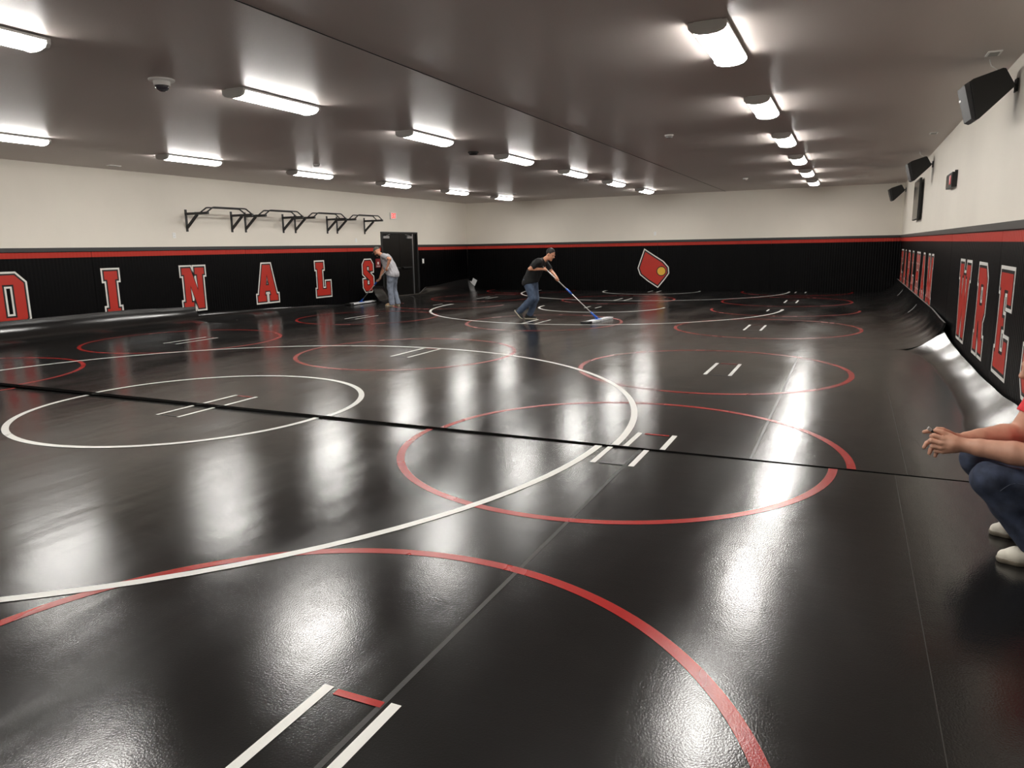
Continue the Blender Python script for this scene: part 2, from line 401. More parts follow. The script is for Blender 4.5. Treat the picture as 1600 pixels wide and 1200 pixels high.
S0, S1, S2, S3 = -1.12, 5.587, 12.298, 19.02
G = 0.011
near = Mat(S0, S1 - G, [(0, -13.35, -13.80, 0.40)], [(0, 1.10, 1.335, 0.10), (5.0, 1.05, 1.335, 0.16)]).build('wrestling_mat', 'black wrestling mat nearest the camera with a red circle in front')
mid = Mat(S1 + G, S2 - G, [(5, -13.35, -13.82, 0.43), (10.4, -13.35, -13.82, 0.42), (12.3, -13.2, -13.70, 0.36)],
          [(5.6, 0.85, 1.33, 0.31), (7.1, 0.95, 1.33, 0.245), (7.9, 1.02, 1.335, 0.195), (9.1, 1.05, 1.335, 0.17), (10.7, 1.03, 1.33, 0.18), (11.6, 0.97, 1.32, 0.21), (12.3, 0.82, 1.29, 0.29)], 0.005, 1.0, 1.5).build('wrestling_mat', 'black wrestling mat second from the camera with the large white circle')
far1 = Mat(S2 + G, S3 - G, [(12.3, -13.2, -13.80, 0.24), (14.4, -13.3, -13.83, 0.19), (16.5, -13.4, -13.85, 0.10), (18, -13.4, -13.85, 0.03), (19, -13.4, -13.85, 0.02)],
           [(12.3, 0.66, 1.29, 0.42), (15, 0.68, 1.32, 0.44)], 0.005, 2.0).build('wrestling_mat', 'black wrestling mat under the man in the black shirt, third from the camera')
far2 = Mat(S3 + G, 25.98, [(19.0, -13.05, -13.50, 0.52), (19.5, -13.05, -13.52, 0.50), (20.3, -13.2, -13.68, 0.12), (22.0, -13.3, -13.72, 0.10), (22.7, -13.1, -13.76, 0.30), (25.9, -13.0, -13.80, 0.44)],
           [(19, 0.68, 1.32, 0.44)], 0.006, 3.0).build('wrestling_mat', 'black wrestling mat lying against the far wall')
RB, RP, WL = 4.60, 1.69, 0.062
mid.root.rotation_euler.y = 0.0040; mid.root.location.z = 0.030      # lies a little proud of its neighbour towards the long wall
def mark(m, cx, rx, lx, yc, yp, dx=0.15):
    """big ring and inner ring on centre line yc, practice rings on yc and yp"""
    for x in (rx, lx): m.ring(x, yc, RP, WL, M_RED, 'red_circle', 0.0015)
    for x in (rx, cx, lx): m.ring(x, yp, RP, WL, M_RED, 'red_circle', 0.0015)
    m.ring(cx, yc, RB, WL, M_WHITE, 'white_circle', 0.003)
    m.ring(cx, yc, RP, WL, M_WHITE, 'white_inner_circle', 0.003)
    for x in (rx, cx, lx): m.starts(x + dx, yc); m.starts(x + dx, yp)
mark(near, -6.40, -1.72, -11.15, S1, 1.50, 0.17)
mark(mid, -6.27, -1.60, -11.10, S1, 9.65, 0.17)
mark(far1, -6.05, -1.44, -10.70, 18.95, 14.80, -0.18)
mark(far2, -6.40, -1.60, -11.00, 25.75, 21.65, 0.16)
# taped joints and roll creases
near.rect(-1.462, -1.438, S0, S1, M_TAPE, 'tape_seam', 0.0010); near.rect(0.366, 0.370, S0, S1, M_TAPE, 'tape_seam', 0.0010)
mid.rect(-0.615, -0.595, S1, 11.2, M_TAPE, 'tape_seam', 0.0010); mid.rect(0.445, 0.449, S1, 9.0, M_TAPE, 'tape_seam', 0.0010)
for m, ys in ((near, (2.19, 3.93)), (mid, (7.38, 9.12, 10.8)), (far1, (14.0, 15.8, 17.5)), (far2, (20.9, 22.7, 24.4))):
    for y in ys:
        for k in range(9):
            xa = -12.6 + k * 1.5 + random.uniform(0, 0.3); xb = xa + random.uniform(0.6, 1.4)
            m.rect(xa, min(xb, 0.6), y - 0.004, y + 0.004, random.choice((M_CREASE, M_CREASE, M_TAPE)), 'roll_crease', 0.0008)
far1.curl_mark(1, 17.2, 45, 70); far2.curl_mark(1, 22.0, 50, 72)

# ------------------------------------------------------------------ ceiling lights
LW, LL = 0.28, 1.26
def make_light():
    e = empty('ceiling_light')
    MB().span((-LW / 2 + 0.03, -LL / 2 + 0.02, -0.022), (LW / 2 - 0.03, LL / 2 - 0.02, 0)).build('housing', M_HOUS, e)
    MB().span((-LW / 2 - 0.010, -LL / 2 + 0.02, -0.032), (LW / 2 + 0.010, LL / 2 - 0.02, -0.012)).build('housing_rim', M_HOUS, e)
    prof = [(-LW / 2 + 0.006, -0.033), (-LW / 2 + 0.004, -0.050), (-LW / 2 + 0.022, -0.074), (-0.07, -0.090), (0, -0.095), (0.07, -0.090), (LW / 2 - 0.022, -0.074), (LW / 2 - 0.004, -0.050), (LW / 2 - 0.006, -0.033)]
    MB().prism(prof, -LL / 2 + 0.034, LL / 2 - 0.034).build('lens', M_LENS, e)
    cp = [(-LW / 2 - 0.011, -0.010), (-LW / 2 - 0.008, -0.056), (-LW / 2 + 0.018, -0.081), (-0.07, -0.097), (0, -0.102), (0.07, -0.097), (LW / 2 - 0.018, -0.081), (LW / 2 + 0.008, -0.056), (LW / 2 + 0.011, -0.010)]
    MB().prism(cp, -LL / 2, -LL / 2 + 0.036).build('end_cap', M_CAP, e)
    MB().prism(cp, LL / 2 - 0.036, LL / 2).build('end_cap', M_CAP, e)
    return e
def copy_tree(o, parent=None):
    c = o.copy(); COL.objects.link(c); c.parent = parent
    for ch in list(o.children): copy_tree(ch, c)
    return c
proto = make_light(); first = True
ORD = ['first', 'second', 'third', 'fourth', 'fifth', 'sixth', 'seventh', 'eighth']
for x, z, row in ((-1.14, ZC, 'row by the speakers'), (-6.10, ZC, 'middle row'), (-11.12, ZC, 'row by the pull-up bars')):
    for k in range(8):
        o = proto if first else copy_tree(proto); first = False
        o.location = (x, 6.87 + 3.33 * (k - 2), z)
        tag(o, f'wraparound ceiling light, {ORD[7 - k]} from far wall in {row}', 'ceiling light', 'wraparound lights on the ceiling')

# ------------------------------------------------------------------ letters on the walls
def offset_loop(loop, d):
    out = []; n = len(loop)
    for i in range(n):
        a, b, c = (Vector(loop[(i + k) % n]) for k in (-1, 0, 1))
        e1, e2 = (b - a).normalized(), (c - b).normalized()
        n1, n2 = Vector((e1.y, -e1.x)), Vector((e2.y, -e2.x))
        mvec = n1 + n2; l = mvec.length
        if l < 1e-4: out.append(tuple(b + n1 * d)); continue
        mvec /= l; k = d / max(0.45, mvec.dot(n1)); out.append(tuple(b + mvec * k))
    return out
def area(l): return sum(l[i][0] * l[(i + 1) % len(l)][1] - l[(i + 1) % len(l)][0] * l[i][1] for i in range(len(l))) / 2
def plate(loops, z0, z1, fn):
    """flat plate with holes between depths z0 and z1; fn maps (u, v, depth) to world"""
    pts = [p for l in loops for p in l]; n = len(pts)
    tri = geometry.tessellate_polygon([[Vector((p[0], p[1], 0)) for p in l] for l in loops])
    b = MB(); b.v = [tuple(fn(p[0], p[1], z1)) for p in pts] + [tuple(fn(p[0], p[1], z0)) for p in pts]
    b.f = [tuple(t) for t in tri]; k = 0
    for l in loops:
        m = len(l)
        for i in range(m): a, c = k + i, k + (i + 1) % m; b.f.append((a, c, c + n, a + n))
        k += m
    return b
GLY = {
 'I': (.30, [[(0,0),(.30,0),(.30,.17),(.24,.17),(.24,.77),(.30,.77),(.30,.94),(0,.94),(0,.77),(.06,.77),(.06,.17),(0,.17)]]),
 'L': (.60, [[(0,0),(.60,0),(.60,.38),(.43,.38),(.43,.18),(.25,.18),(.25,.77),(.32,.77),(.32,.94),(0,.94),(0,.77),(.06,.77),(.06,.17),(0,.17)]]),
 'A': (.73, [[(0,0),(.295,0),(.295,.15),(.25,.15),(.275,.27),(.455,.27),(.48,.15),(.435,.15),(.435,0),(.73,0),(.73,.15),(.68,.15),(.50,.94),(.23,.94),(.05,.15),(0,.15)], [(.305,.41),(.425,.41),(.365,.70)]]),
 'N': (.64, [[(0,0),(.27,0),(.27,.15),(.21,.15),(.21,.55),(.40,0),(.58,0),(.58,.79),(.64,.79),(.64,.94),(.37,.94),(.37,.79),(.43,.79),(.43,.40),(.24,.94),(0,.94),(0,.79),(.06,.79),(.06,.15),(0,.15)]]),
 'S': (.50, [[(0,.34),(0,.12),(.10,0),(.40,0),(.50,.12),(.50,.42),(.18,.64),(.18,.77),(.32,.77),(.32,.62),(.50,.62),(.50,.82),(.40,.94),(.10,.94),(0,.82),(0,.54),(.32,.32),(.32,.17),(.18,.17),(.18,.34)]]),
 'D': (.62, [[(0,0),(.47,0),(.62,.15),(.62,.79),(.47,.94),(0,.94),(0,.79),(.06,.79),(.06,.15),(0,.15)], [(.23,.17),(.43,.17),(.43,.77),(.23,.77)]]),
 'R': (.62, [[(0,0),(.24,0),(.24,.15),(.22,.15),(.22,.34),(.28,.34),(.40,0),(.62,0),(.62,.15),(.55,.15),(.50,.36),(.60,.46),(.60,.82),(.48,.94),(0,.94),(0,.79),(.05,.79),(.05,.15),(0,.15)], [(.22,.52),(.40,.52),(.40,.76),(.22,.76)]]),
 'E': (.60, [[(0,0),(.60,0),(.60,.30),(.43,.30),(.43,.16),(.24,.16),(.24,.43),(.34,.43),(.34,.51),(.24,.51),(.24,.78),(.42,.78),(.42,.65),(.60,.65),(.60,.94),(0,.94),(0,.79),(.06,.79),(.06,.15),(0,.15)]]),
 'H': (.68, [[(0,0),(.27,0),(.27,.15),(.22,.15),(.22,.39),(.46,.39),(.46,.15),(.41,.15),(.41,0),(.68,0),(.68,.15),(.62,.15),(.62,.79),(.68,.79),(.68,.94),(.41,.94),(.41,.79),(.46,.79),(.46,.55),(.22,.55),(.22,.79),(.27,.79),(.27,.94),(0,.94),(0,.79),(.06,.79),(.06,.15),(0,.15)]]),
 'M': (.85, [[(0,0),(.26,0),(.26,.15),(.21,.15),(.21,.60),(.36,.10),(.49,.10),(.64,.60),(.64,.15),(.59,.15),(.59,0),(.85,0),(.85,.15),(.80,.15),(.80,.79),(.85,.79),(.85,.94),(.60,.94),(.425,.38),(.25,.94),(0,.94),(0,.79),(.05,.79),(.05,.15),(0,.15)]]),
 'W': (.95, [[(.18,0),(.40,0),(.475,.38),(.55,0),(.77,0),(.89,.79),(.95,.79),(.95,.94),(.62,.94),(.62,.79),(.70,.79),(.655,.42),(.56,.80),(.39,.80),(.295,.42),(.25,.79),(.33,.79),(.33,.94),(0,.94),(0,.79),(.06,.79)]]),
}
def letter(ch, place, label, wide=1.0):
    """place(u, v, depth) -> world, u along reading direction from the letter's centre, v height"""
    w, loops = GLY[ch]
    loops = [[((p[0] - w / 2) * wide, p[1] + 0.35) for p in l] for l in loops]
    loops = [l if (area(l) > 0) == (i == 0) else l[::-1] for i, l in enumerate(loops)]
    base = Vector(place(0, 0.35, 0)); e = empty('wall_letter', base); tag(e, label, 'letter', 'letters on the wall pads')
    fn = lambda u, v, d: Vector(place(u, v, d)) - base
    for nm, off, z0, z1, mt in (('white_border', .066, 0, .0015, M_LWHITE), ('black_outline', .031, .0015, .0025, M_LBLACK), ('red_face', 0, .0025, .0035, M_LRED)):
        b = plate(loops, z0, z1, fn)
        if off:                                   # a mitred band round every edge of the letter
            for l in loops:
                ol = offset_loop(l, off); m = len(l)
                for i in range(m):
                    k = (i + 1) % m
                    b.add([fn(*l[i], z1), fn(*l[k], z1), fn(*ol[k], z1), fn(*ol[i], z1), fn(*ol[k], z0), fn(*ol[i], z0)], [(0, 1, 2, 3), (3, 2, 4, 5)])
        b.build(nm, mt, e)
for ch, y, wd_, lb in (('D', 8.32, 1, 'red block letter D on the long wall, cut by the picture edge'), ('I', 10.42, 1, 'red block letter I on the long wall pads beside D'), ('N', 12.53, 1, 'red block letter N on the wall pads, standing over the mat split'),
                ('A', 14.91, 1, 'red block letter A on the pads under the pull-up bars'), ('L', 17.19, 1, 'red block letter L on the pads between A and S'), ('S', 19.40, 1, 'red block letter S on the pads behind the man in grey')):
    letter(ch, (lambda u, v, d, y=y: (XL + 0.001 + d, y + u, v)), lb, wd_)
for ch, y, wd_, lb in (('E', 24.70, 1.35, 'red block letter E, farthest on the wall under the speakers'), ('A', 23.25, 1.1, 'red block letter A, second from the far corner under the speakers'), ('R', 21.80, 1.2, 'red block letter R, third from the far corner under the speakers'),
                ('L', 20.35, 1.1, 'red block letter L, fourth from the far corner under the speakers'), ('H', 18.90, 1.2, 'red block letter H, fifth from the far corner under the speakers'), ('A', 17.45, 1.1, 'red block letter A, sixth from the far corner under the speakers'), ('M', 16.00, 1.05, 'red block letter M, seventh from the far corner under the speakers'),
                ('W', 11.26, 1.0, 'large red block letter W with white border on the near pads'), ('R', 9.78, 1.0, 'large red block letter R between W and E on near pads'), ('E', 8.38, 1.0, 'large red block letter E near the squatting man'), ('S', 7.08, 1.0, 'red block letter S behind the squatting man, mostly hidden')):
    letter(ch, (lambda u, v, d, y=y: (XR - 0.001 - d, y - u, v)), lb, wd_)

# emblem on the far wall: a plain pointed badge of the same size and colours
def poly_part(name, pts, z0, z1, mt, parent, base):
    pts = pts if area(pts) > 0 else pts[::-1]
    fn = lambda u, v, d: Vector((u, YB - 0.001 - d, v)) - base
    plate([pts], z0, z1, fn).build(name, mt, parent)
base = Vector((-6.42, YB, 0.1)); em = empty('wall_emblem', base); tag(em, 'pointed red badge with white border and yellow patch on the far wall', 'emblem')
outer = [(-6.74, 1.44), (-6.40, 1.22), (-6.08, 1.02), (-5.90, 0.82), (-5.88, 0.62), (-6.02, 0.42), (-6.25, 0.14), (-6.60, 0.36), (-6.88, 0.58), (-6.96, 0.80), (-6.86, 1.10)]
if area(outer) < 0: outer = outer[::-1]
poly_part('white_border', offset_loop(outer, 0.035), 0, .0015, M_LWHITE, em, base)
poly_part('black_outline', outer, .0015, .0025, M_LBLACK, em, base)
poly_part('red_face', offset_loop(outer, -0.045), .0025, .0035, M_LRED, em, base)
disc = lambda cx, cy, r_: [(cx + r_ * math.cos(2 * math.pi * i / 28), cy + r_ * math.sin(2 * math.pi * i / 28)) for i in range(28)]
poly_part('black_ring', disc(-6.13, 0.69, 0.175), .0035, .0042, M_LBLACK, em, base)
poly_part('yellow_patch', disc(-6.13, 0.69, 0.145), .0042, .005, M_YELLOW, em, base)

# ------------------------------------------------------------------ pull-up bars
def make_pullup():
    L = 1.365; e = empty('pull_up_bar')
    for y in (0, L):
        MB().span((0.0, y - 0.03, -0.40), (0.012, y + 0.03, 0.095)).build('wall_plate', M_BLACKM, e)
        MB().span((0.012, y - 0.025, -0.03), (0.70, y + 0.025, 0.025)).build('arm', M_BLACKM, e)
        MB().bar((0.012, y, -0.315), (0.36, y, -0.025), 0.045, 0.05).build('brace', M_BLACKM, e)
        for xx in (0.30, 0.63): MB().lathe([(0.012, 0), (0.012, 0.012)], 8, (xx, y, 0.025)).build('bolt', M_ALU, e)
    for xx in (0.47, 0.67):
        MB().tube([(xx, 0, 0.02), (xx, 0.17, 0.122), (xx, 0.22, 0.13), (xx, L - 0.22, 0.13), (xx, L - 0.17, 0.122), (xx, L, 0.02)], 0.017).build('bar', M_BLACKM, e, smooth=True)
    return e
pp = make_pullup()
for k, (y, lb) in enumerate(((12.49, 'black wall-mounted pull-up bar above letter N'), (14.31, 'black wall-mounted pull-up bar above letter A, second of four'), (16.15, 'black wall-mounted pull-up bar above letter L, third of four'), (17.97, 'black wall-mounted pull-up bar closest to the exit sign'))):
    o = pp if k == 0 else copy_tree(pp); o.location = (XL, y, 2.515); tag(o, lb, 'pull-up bar', 'pull-up bars on the long wall')

# ------------------------------------------------------------------ exit sign, plates, alarm, notes
e = empty('exit_sign', (XL, 20.93, 2.72)); tag(e, 'small lit red exit sign above the black double door', 'sign')
MB().span((0, -0.17, -0.11), (0.055, 0.17, 0.11)).build('sign_box', M_WPLAST, e, bevel=0.006)
def strokes(parent, name, material, segs, fn, w, depth):
    b = MB()
    for (a, c) in segs:
        a, c = Vector(a), Vector(c); d = (c - a).normalized(); n = Vector((-d.y, d.x)) * w / 2; a = a - d * w / 2; c = c + d * w / 2
        q = [a + n, a - n, c - n, c + n]
        b.add([fn(p.x, p.y, 0.0) for p in q] + [fn(p.x, p.y, depth) for p in q], [(0, 1, 2, 3), (7, 6, 5, 4), (0, 4, 5, 1), (1, 5, 6, 2), (2, 6, 7, 3), (3, 7, 4, 0)])
    b.build(name, material, parent)
EX = {'E': [((0, 0), (0, .14)), ((0, .14), (.045, .14)), ((0, .07), (.04, .07)), ((0, 0), (.045, 0))], 'X': [((0, 0), (.05, .14)), ((0, .14), (.05, 0))], 'I': [((.02, 0), (.02, .14))], 'T': [((.025, 0), (.025, .14)), ((0, .14), (.05, .14))]}
for ch, u in (('E', -0.12), ('X', -0.055), ('I', 0.012), ('T', 0.06)):
    strokes(e, 'sign_letter', M_EXIT, [((a[0] + u, a[1] - 0.07), (b[0] + u, b[1] - 0.07)) for a, b in EX[ch]], lambda u, v, d: (0.0555 + d, u, v), 0.02, 0.003)

def wall_plate(loc, axis, label, cat='outlet'):
    e = empty('wall_outlet', loc); tag(e, label, cat, 'outlets on the walls')
    d = lambda p: (p[0], p[1], p[2]) if axis == 'L' else (p[1], -p[0], p[2])
    MB().span(d((0, -0.04, -0.06)), d((0.008, 0.04, 0.06))).build('cover_plate', M_WPLAST, e)
    for z in (-0.028, 0.028): MB().span(d((0.008, -0.018, z - 0.016)), d((0.012, 0.018, z + 0.016))).build('socket', M_HOUS, e)
wall_plate((XL, 12.11, 2.03), 'L', 'white outlet plate on cream wall under the first pull-up bar')
wall_plate((XL, 18.86, 1.92), 'L', 'white outlet plate on cream wall under the last pull-up bar')
wall_plate((-6.38, YB, 2.01), 'B', 'white outlet plate on the far wall above the red badge')
e = empty('wall_switch', (XL, 22.72, 1.20)); tag(e, 'white switch plate on the black pad beside the double door', 'switch')
MB().span((0, -0.09, -0.11), (0.02, 0.09, 0.11)).build('back_box', M_BLACKP, e); MB().span((0.02, -0.05, -0.08), (0.028, 0.05, 0.08)).build('cover_plate', M_WPLAST, e); MB().span((0.028, -0.012, -0.03), (0.038, 0.012, 0.03)).build('toggle', M_WPLAST, e)
e = empty('alarm_sign', (XL, 19.96, 1.20)); tag(e, 'small red sign with white mark beside letter S and door', 'sign')
MB().span((0, -0.13, -0.14), (0.012, 0.13, 0.14)).build('sign_panel', M_SIGNRED, e)
MB().lathe([(0.045, 0), (0.045, 0.004)], 14).build('white_disc', M_LWHITE, e).rotation_euler = (0, math.pi / 2, 0)
[c for c in e.children if c.name.startswith('white_disc')][0].location = (0.012, 0, 0.0)
MB().span((0.012, -0.10, -0.12), (0.014, 0.10, -0.08)).build('grey_strip', M_GPLAST, e)
e = empty('paper_note', (-13.66, YB - 0.03, 0.27)); tag(e, 'white paper sheets stuck low in the far corner', 'paper')
Mr = Matrix.Rotation(math.radians(28), 3, 'Y')
MB().box((0, 0, 0), (0.20, 0.004, 0.30), Mr).build('large_sheet', M_PAPER, e)
MB().box((-0.14, -0.004, -0.01), (0.16, 0.004, 0.12), Mr).build('small_sheet', M_PAPER, e)

# ------------------------------------------------------------------ ceiling devices
def detector(x, y, z, label, cat, r=0.07, dark=False, name='smoke_detector'):
    e = empty(name, (x, y, z)); tag(e, label, cat)
    MB().lathe([(r, 0), (r, -0.012), (r * 0.95, -0.018)], 20).build('base', M_BLACKP if dark else M_WPLAST, e)
    MB().lathe([(r * 0.82, -0.016), (r * 0.8, -0.04), (r * 0.6, -0.052), (r * 0.2, -0.055)], 20).build('cover', M_GPLAST if not dark else M_BLACKP, e)
ZR_ = ZC
e = empty('dome_camera', (-6.42, 5.62, ZC)); tag(e, 'white dome camera on ceiling between two light rows', 'camera')
MB().lathe([(0.125, 0), (0.125, -0.012), (0.115, -0.02)], 28).build('mount_ring', M_WPLAST, e, smooth=False)
MB().lathe([(0.080, -0.018), (0.078, -0.058), (0.074, -0.062)], 28).build('collar', M_WPLAST, e)
MB().lathe([(0.070 * math.cos(a), -0.060 - 0.060 * math.sin(a)) for a in [0.0, 0.3, 0.6, 0.9, 1.2, 1.45]], 28).build('dome', M_DOME, e, smooth=True)
detector(-6.40, 12.35, ZC, 'black round ceiling device between middle row lights', 'detector', 0.10, True)
detector(-2.78, 12.2, ZR_, 'white smoke detector beside the row nearest the wall speakers', 'detector')
detector(-9.95, 12.3, ZC, 'white smoke detector above the pull-up bars', 'detector')
detector(-2.75, 21.3, ZR_, 'small white smoke detector close to the far wall', 'detector')
detector(-10.05, 22.2, ZC, 'small white smoke detector near the far corner by the door', 'detector')
detector(-6.5, 18.95, ZC, 'small white smoke detector in the middle light row', 'detector')
for y, lb in ((8.62, 'flat white ceiling plate above the nearest speaker'), (10.6, 'flat white ceiling plate second from the camera along the wall'), (14.35, 'flat white ceiling plate before the middle speaker')):
    e = empty('ceiling_plate', (1.11, y, ZR_)); tag(e, lb, 'plate', 'plates on the ceiling edge')
    MB().span((-0.06, -0.10, -0.012), (0.06, 0.10, 0)).build('plate', M_WPLAST, e, bevel=0.003); MB().span((-0.04, -0.08, -0.016), (0.04, 0.08, -0.012)).build('insert', M_GPLAST, e)
e = empty('ceiling_plate', (-13.3, 10.3, ZC)); tag(e, 'flat white ceiling plate above letter I by the wall', 'plate', 'plates on the ceiling edge')
MB().span((-0.06, -0.12, -0.01), (0.06, 0.12, 0)).build('plate', M_WPLAST, e); MB().span((-0.04, -0.09, -0.014), (0.04, 0.09, -0.01)).build('insert', M_GPLAST, e)

# ------------------------------------------------------------------ speakers
def make_speaker():
    e = empty('wall_speaker')         # origin on the wall, local -x points into the room
    A = empty('x'); bpy.data.objects.remove(A)
    body = [(-0.425, 0.05), (-0.40, 0.068), (-0.16, 0.145), (-0.135, 0.14), (-0.05, -0.012), (-0.052, -0.035), (-0.32, -0.305), (-0.345, -0.315)]
    # front edge runs from (-0.425, 0.05) to (-0.345, -0.315)
    MB().prism(body, 0.0, 0.36).build('cabinet', M_BLACKP, e)
    MB().prism([(-0.428, 0.05), (-0.470, 0.022), (-0.385, -0.30), (-0.346, -0.316)], 0.012, 0.348).build('grille', M_GRILLE, e)
    MB().prism([(-0.4705, -0.10), (-0.4735, -0.10), (-0.4685, -0.118), (-0.4655, -0.118)], 0.13, 0.2).build('badge', M_ALU, e)
    MB().span((-0.012, 0.10, -0.06), (0.0, 0.2, 0.06)).build('wall_bracket', M_BLACKM, e)
    MB().tube([(-0.10, 0.15, 0.03), (-0.05, 0.15, 0.015), (-0.006, 0.15, 0.0)], 0.012).build('bracket_arm', M_BLACKM, e, smooth=True)
    MB().tube([(-0.26, 0.10, 0.25), (-0.24, 0.10, 0.19), (-0.19, 0.11, 0.16), (-0.17, 0.12, 0.12)], 0.005, 6).build('cable', M_WPLAST, e, smooth=True)
    return e
sp = make_speaker()
for k, (y, z, lb) in enumerate(((8.72, 3.075, 'large black wall speaker nearest the camera, tilted down'), (17.0, 3.085, 'black wall speaker above the television, second of three'), (25.2, 3.09, 'small-looking black wall speaker in the far corner'))):
    o = sp if k == 0 else copy_tree(sp); o.location = (XR, y, z); o.rotation_euler = (0, 0, math.radians(4)); tag(o, lb, 'speaker', 'black speakers along the wall')

# ------------------------------------------------------------------ television and timer
e = empty('television', (XR, 19.7, 2.07)); tag(e, 'flat television mounted high on wall under the second speaker', 'television')
MB().span((-0.05, -0.3, 0.3), (0, 0.3, 0.7)).build('wall_mount', M_BLACKM, e)
MB().span((-0.095, -0.76, 0.0), (-0.05, 0.76, 0.90)).build('case', M_BLACKP, e, bevel=0.006)
MB().span((-0.099, -0.745, 0.02), (-0.094, 0.745, 0.885)).build('screen', M_SCREEN, e)
MB().span((-0.05, -0.70, 0.12), (-0.01, -0.3, 0.80)).build('rear_housing', M_BLACKP, e)
e = empty('wall_timer', (XR, 13.40, 2.39)); tag(e, 'black wall timer box with red display', 'timer')
MB().span((-0.075, -0.36, 0.0), (0, 0.36, 0.22)).build('case', M_BLACKP, e, bevel=0.006)
MB().span((-0.079, -0.34, 0.02), (-0.074, 0.34, 0.20)).build('display_window', M_SCREEN, e)
for y in (-0.24, -0.14): MB().span((-0.082, y - 0.035, 0.045), (-0.079, y + 0.035, 0.175)).build('lit_block', M_DIGIT, e)
MB().span((-0.04, -0.355, 0.22), (-0.0, -0.33, 0.245)).build('mount_hook', M_BLACKM, e)

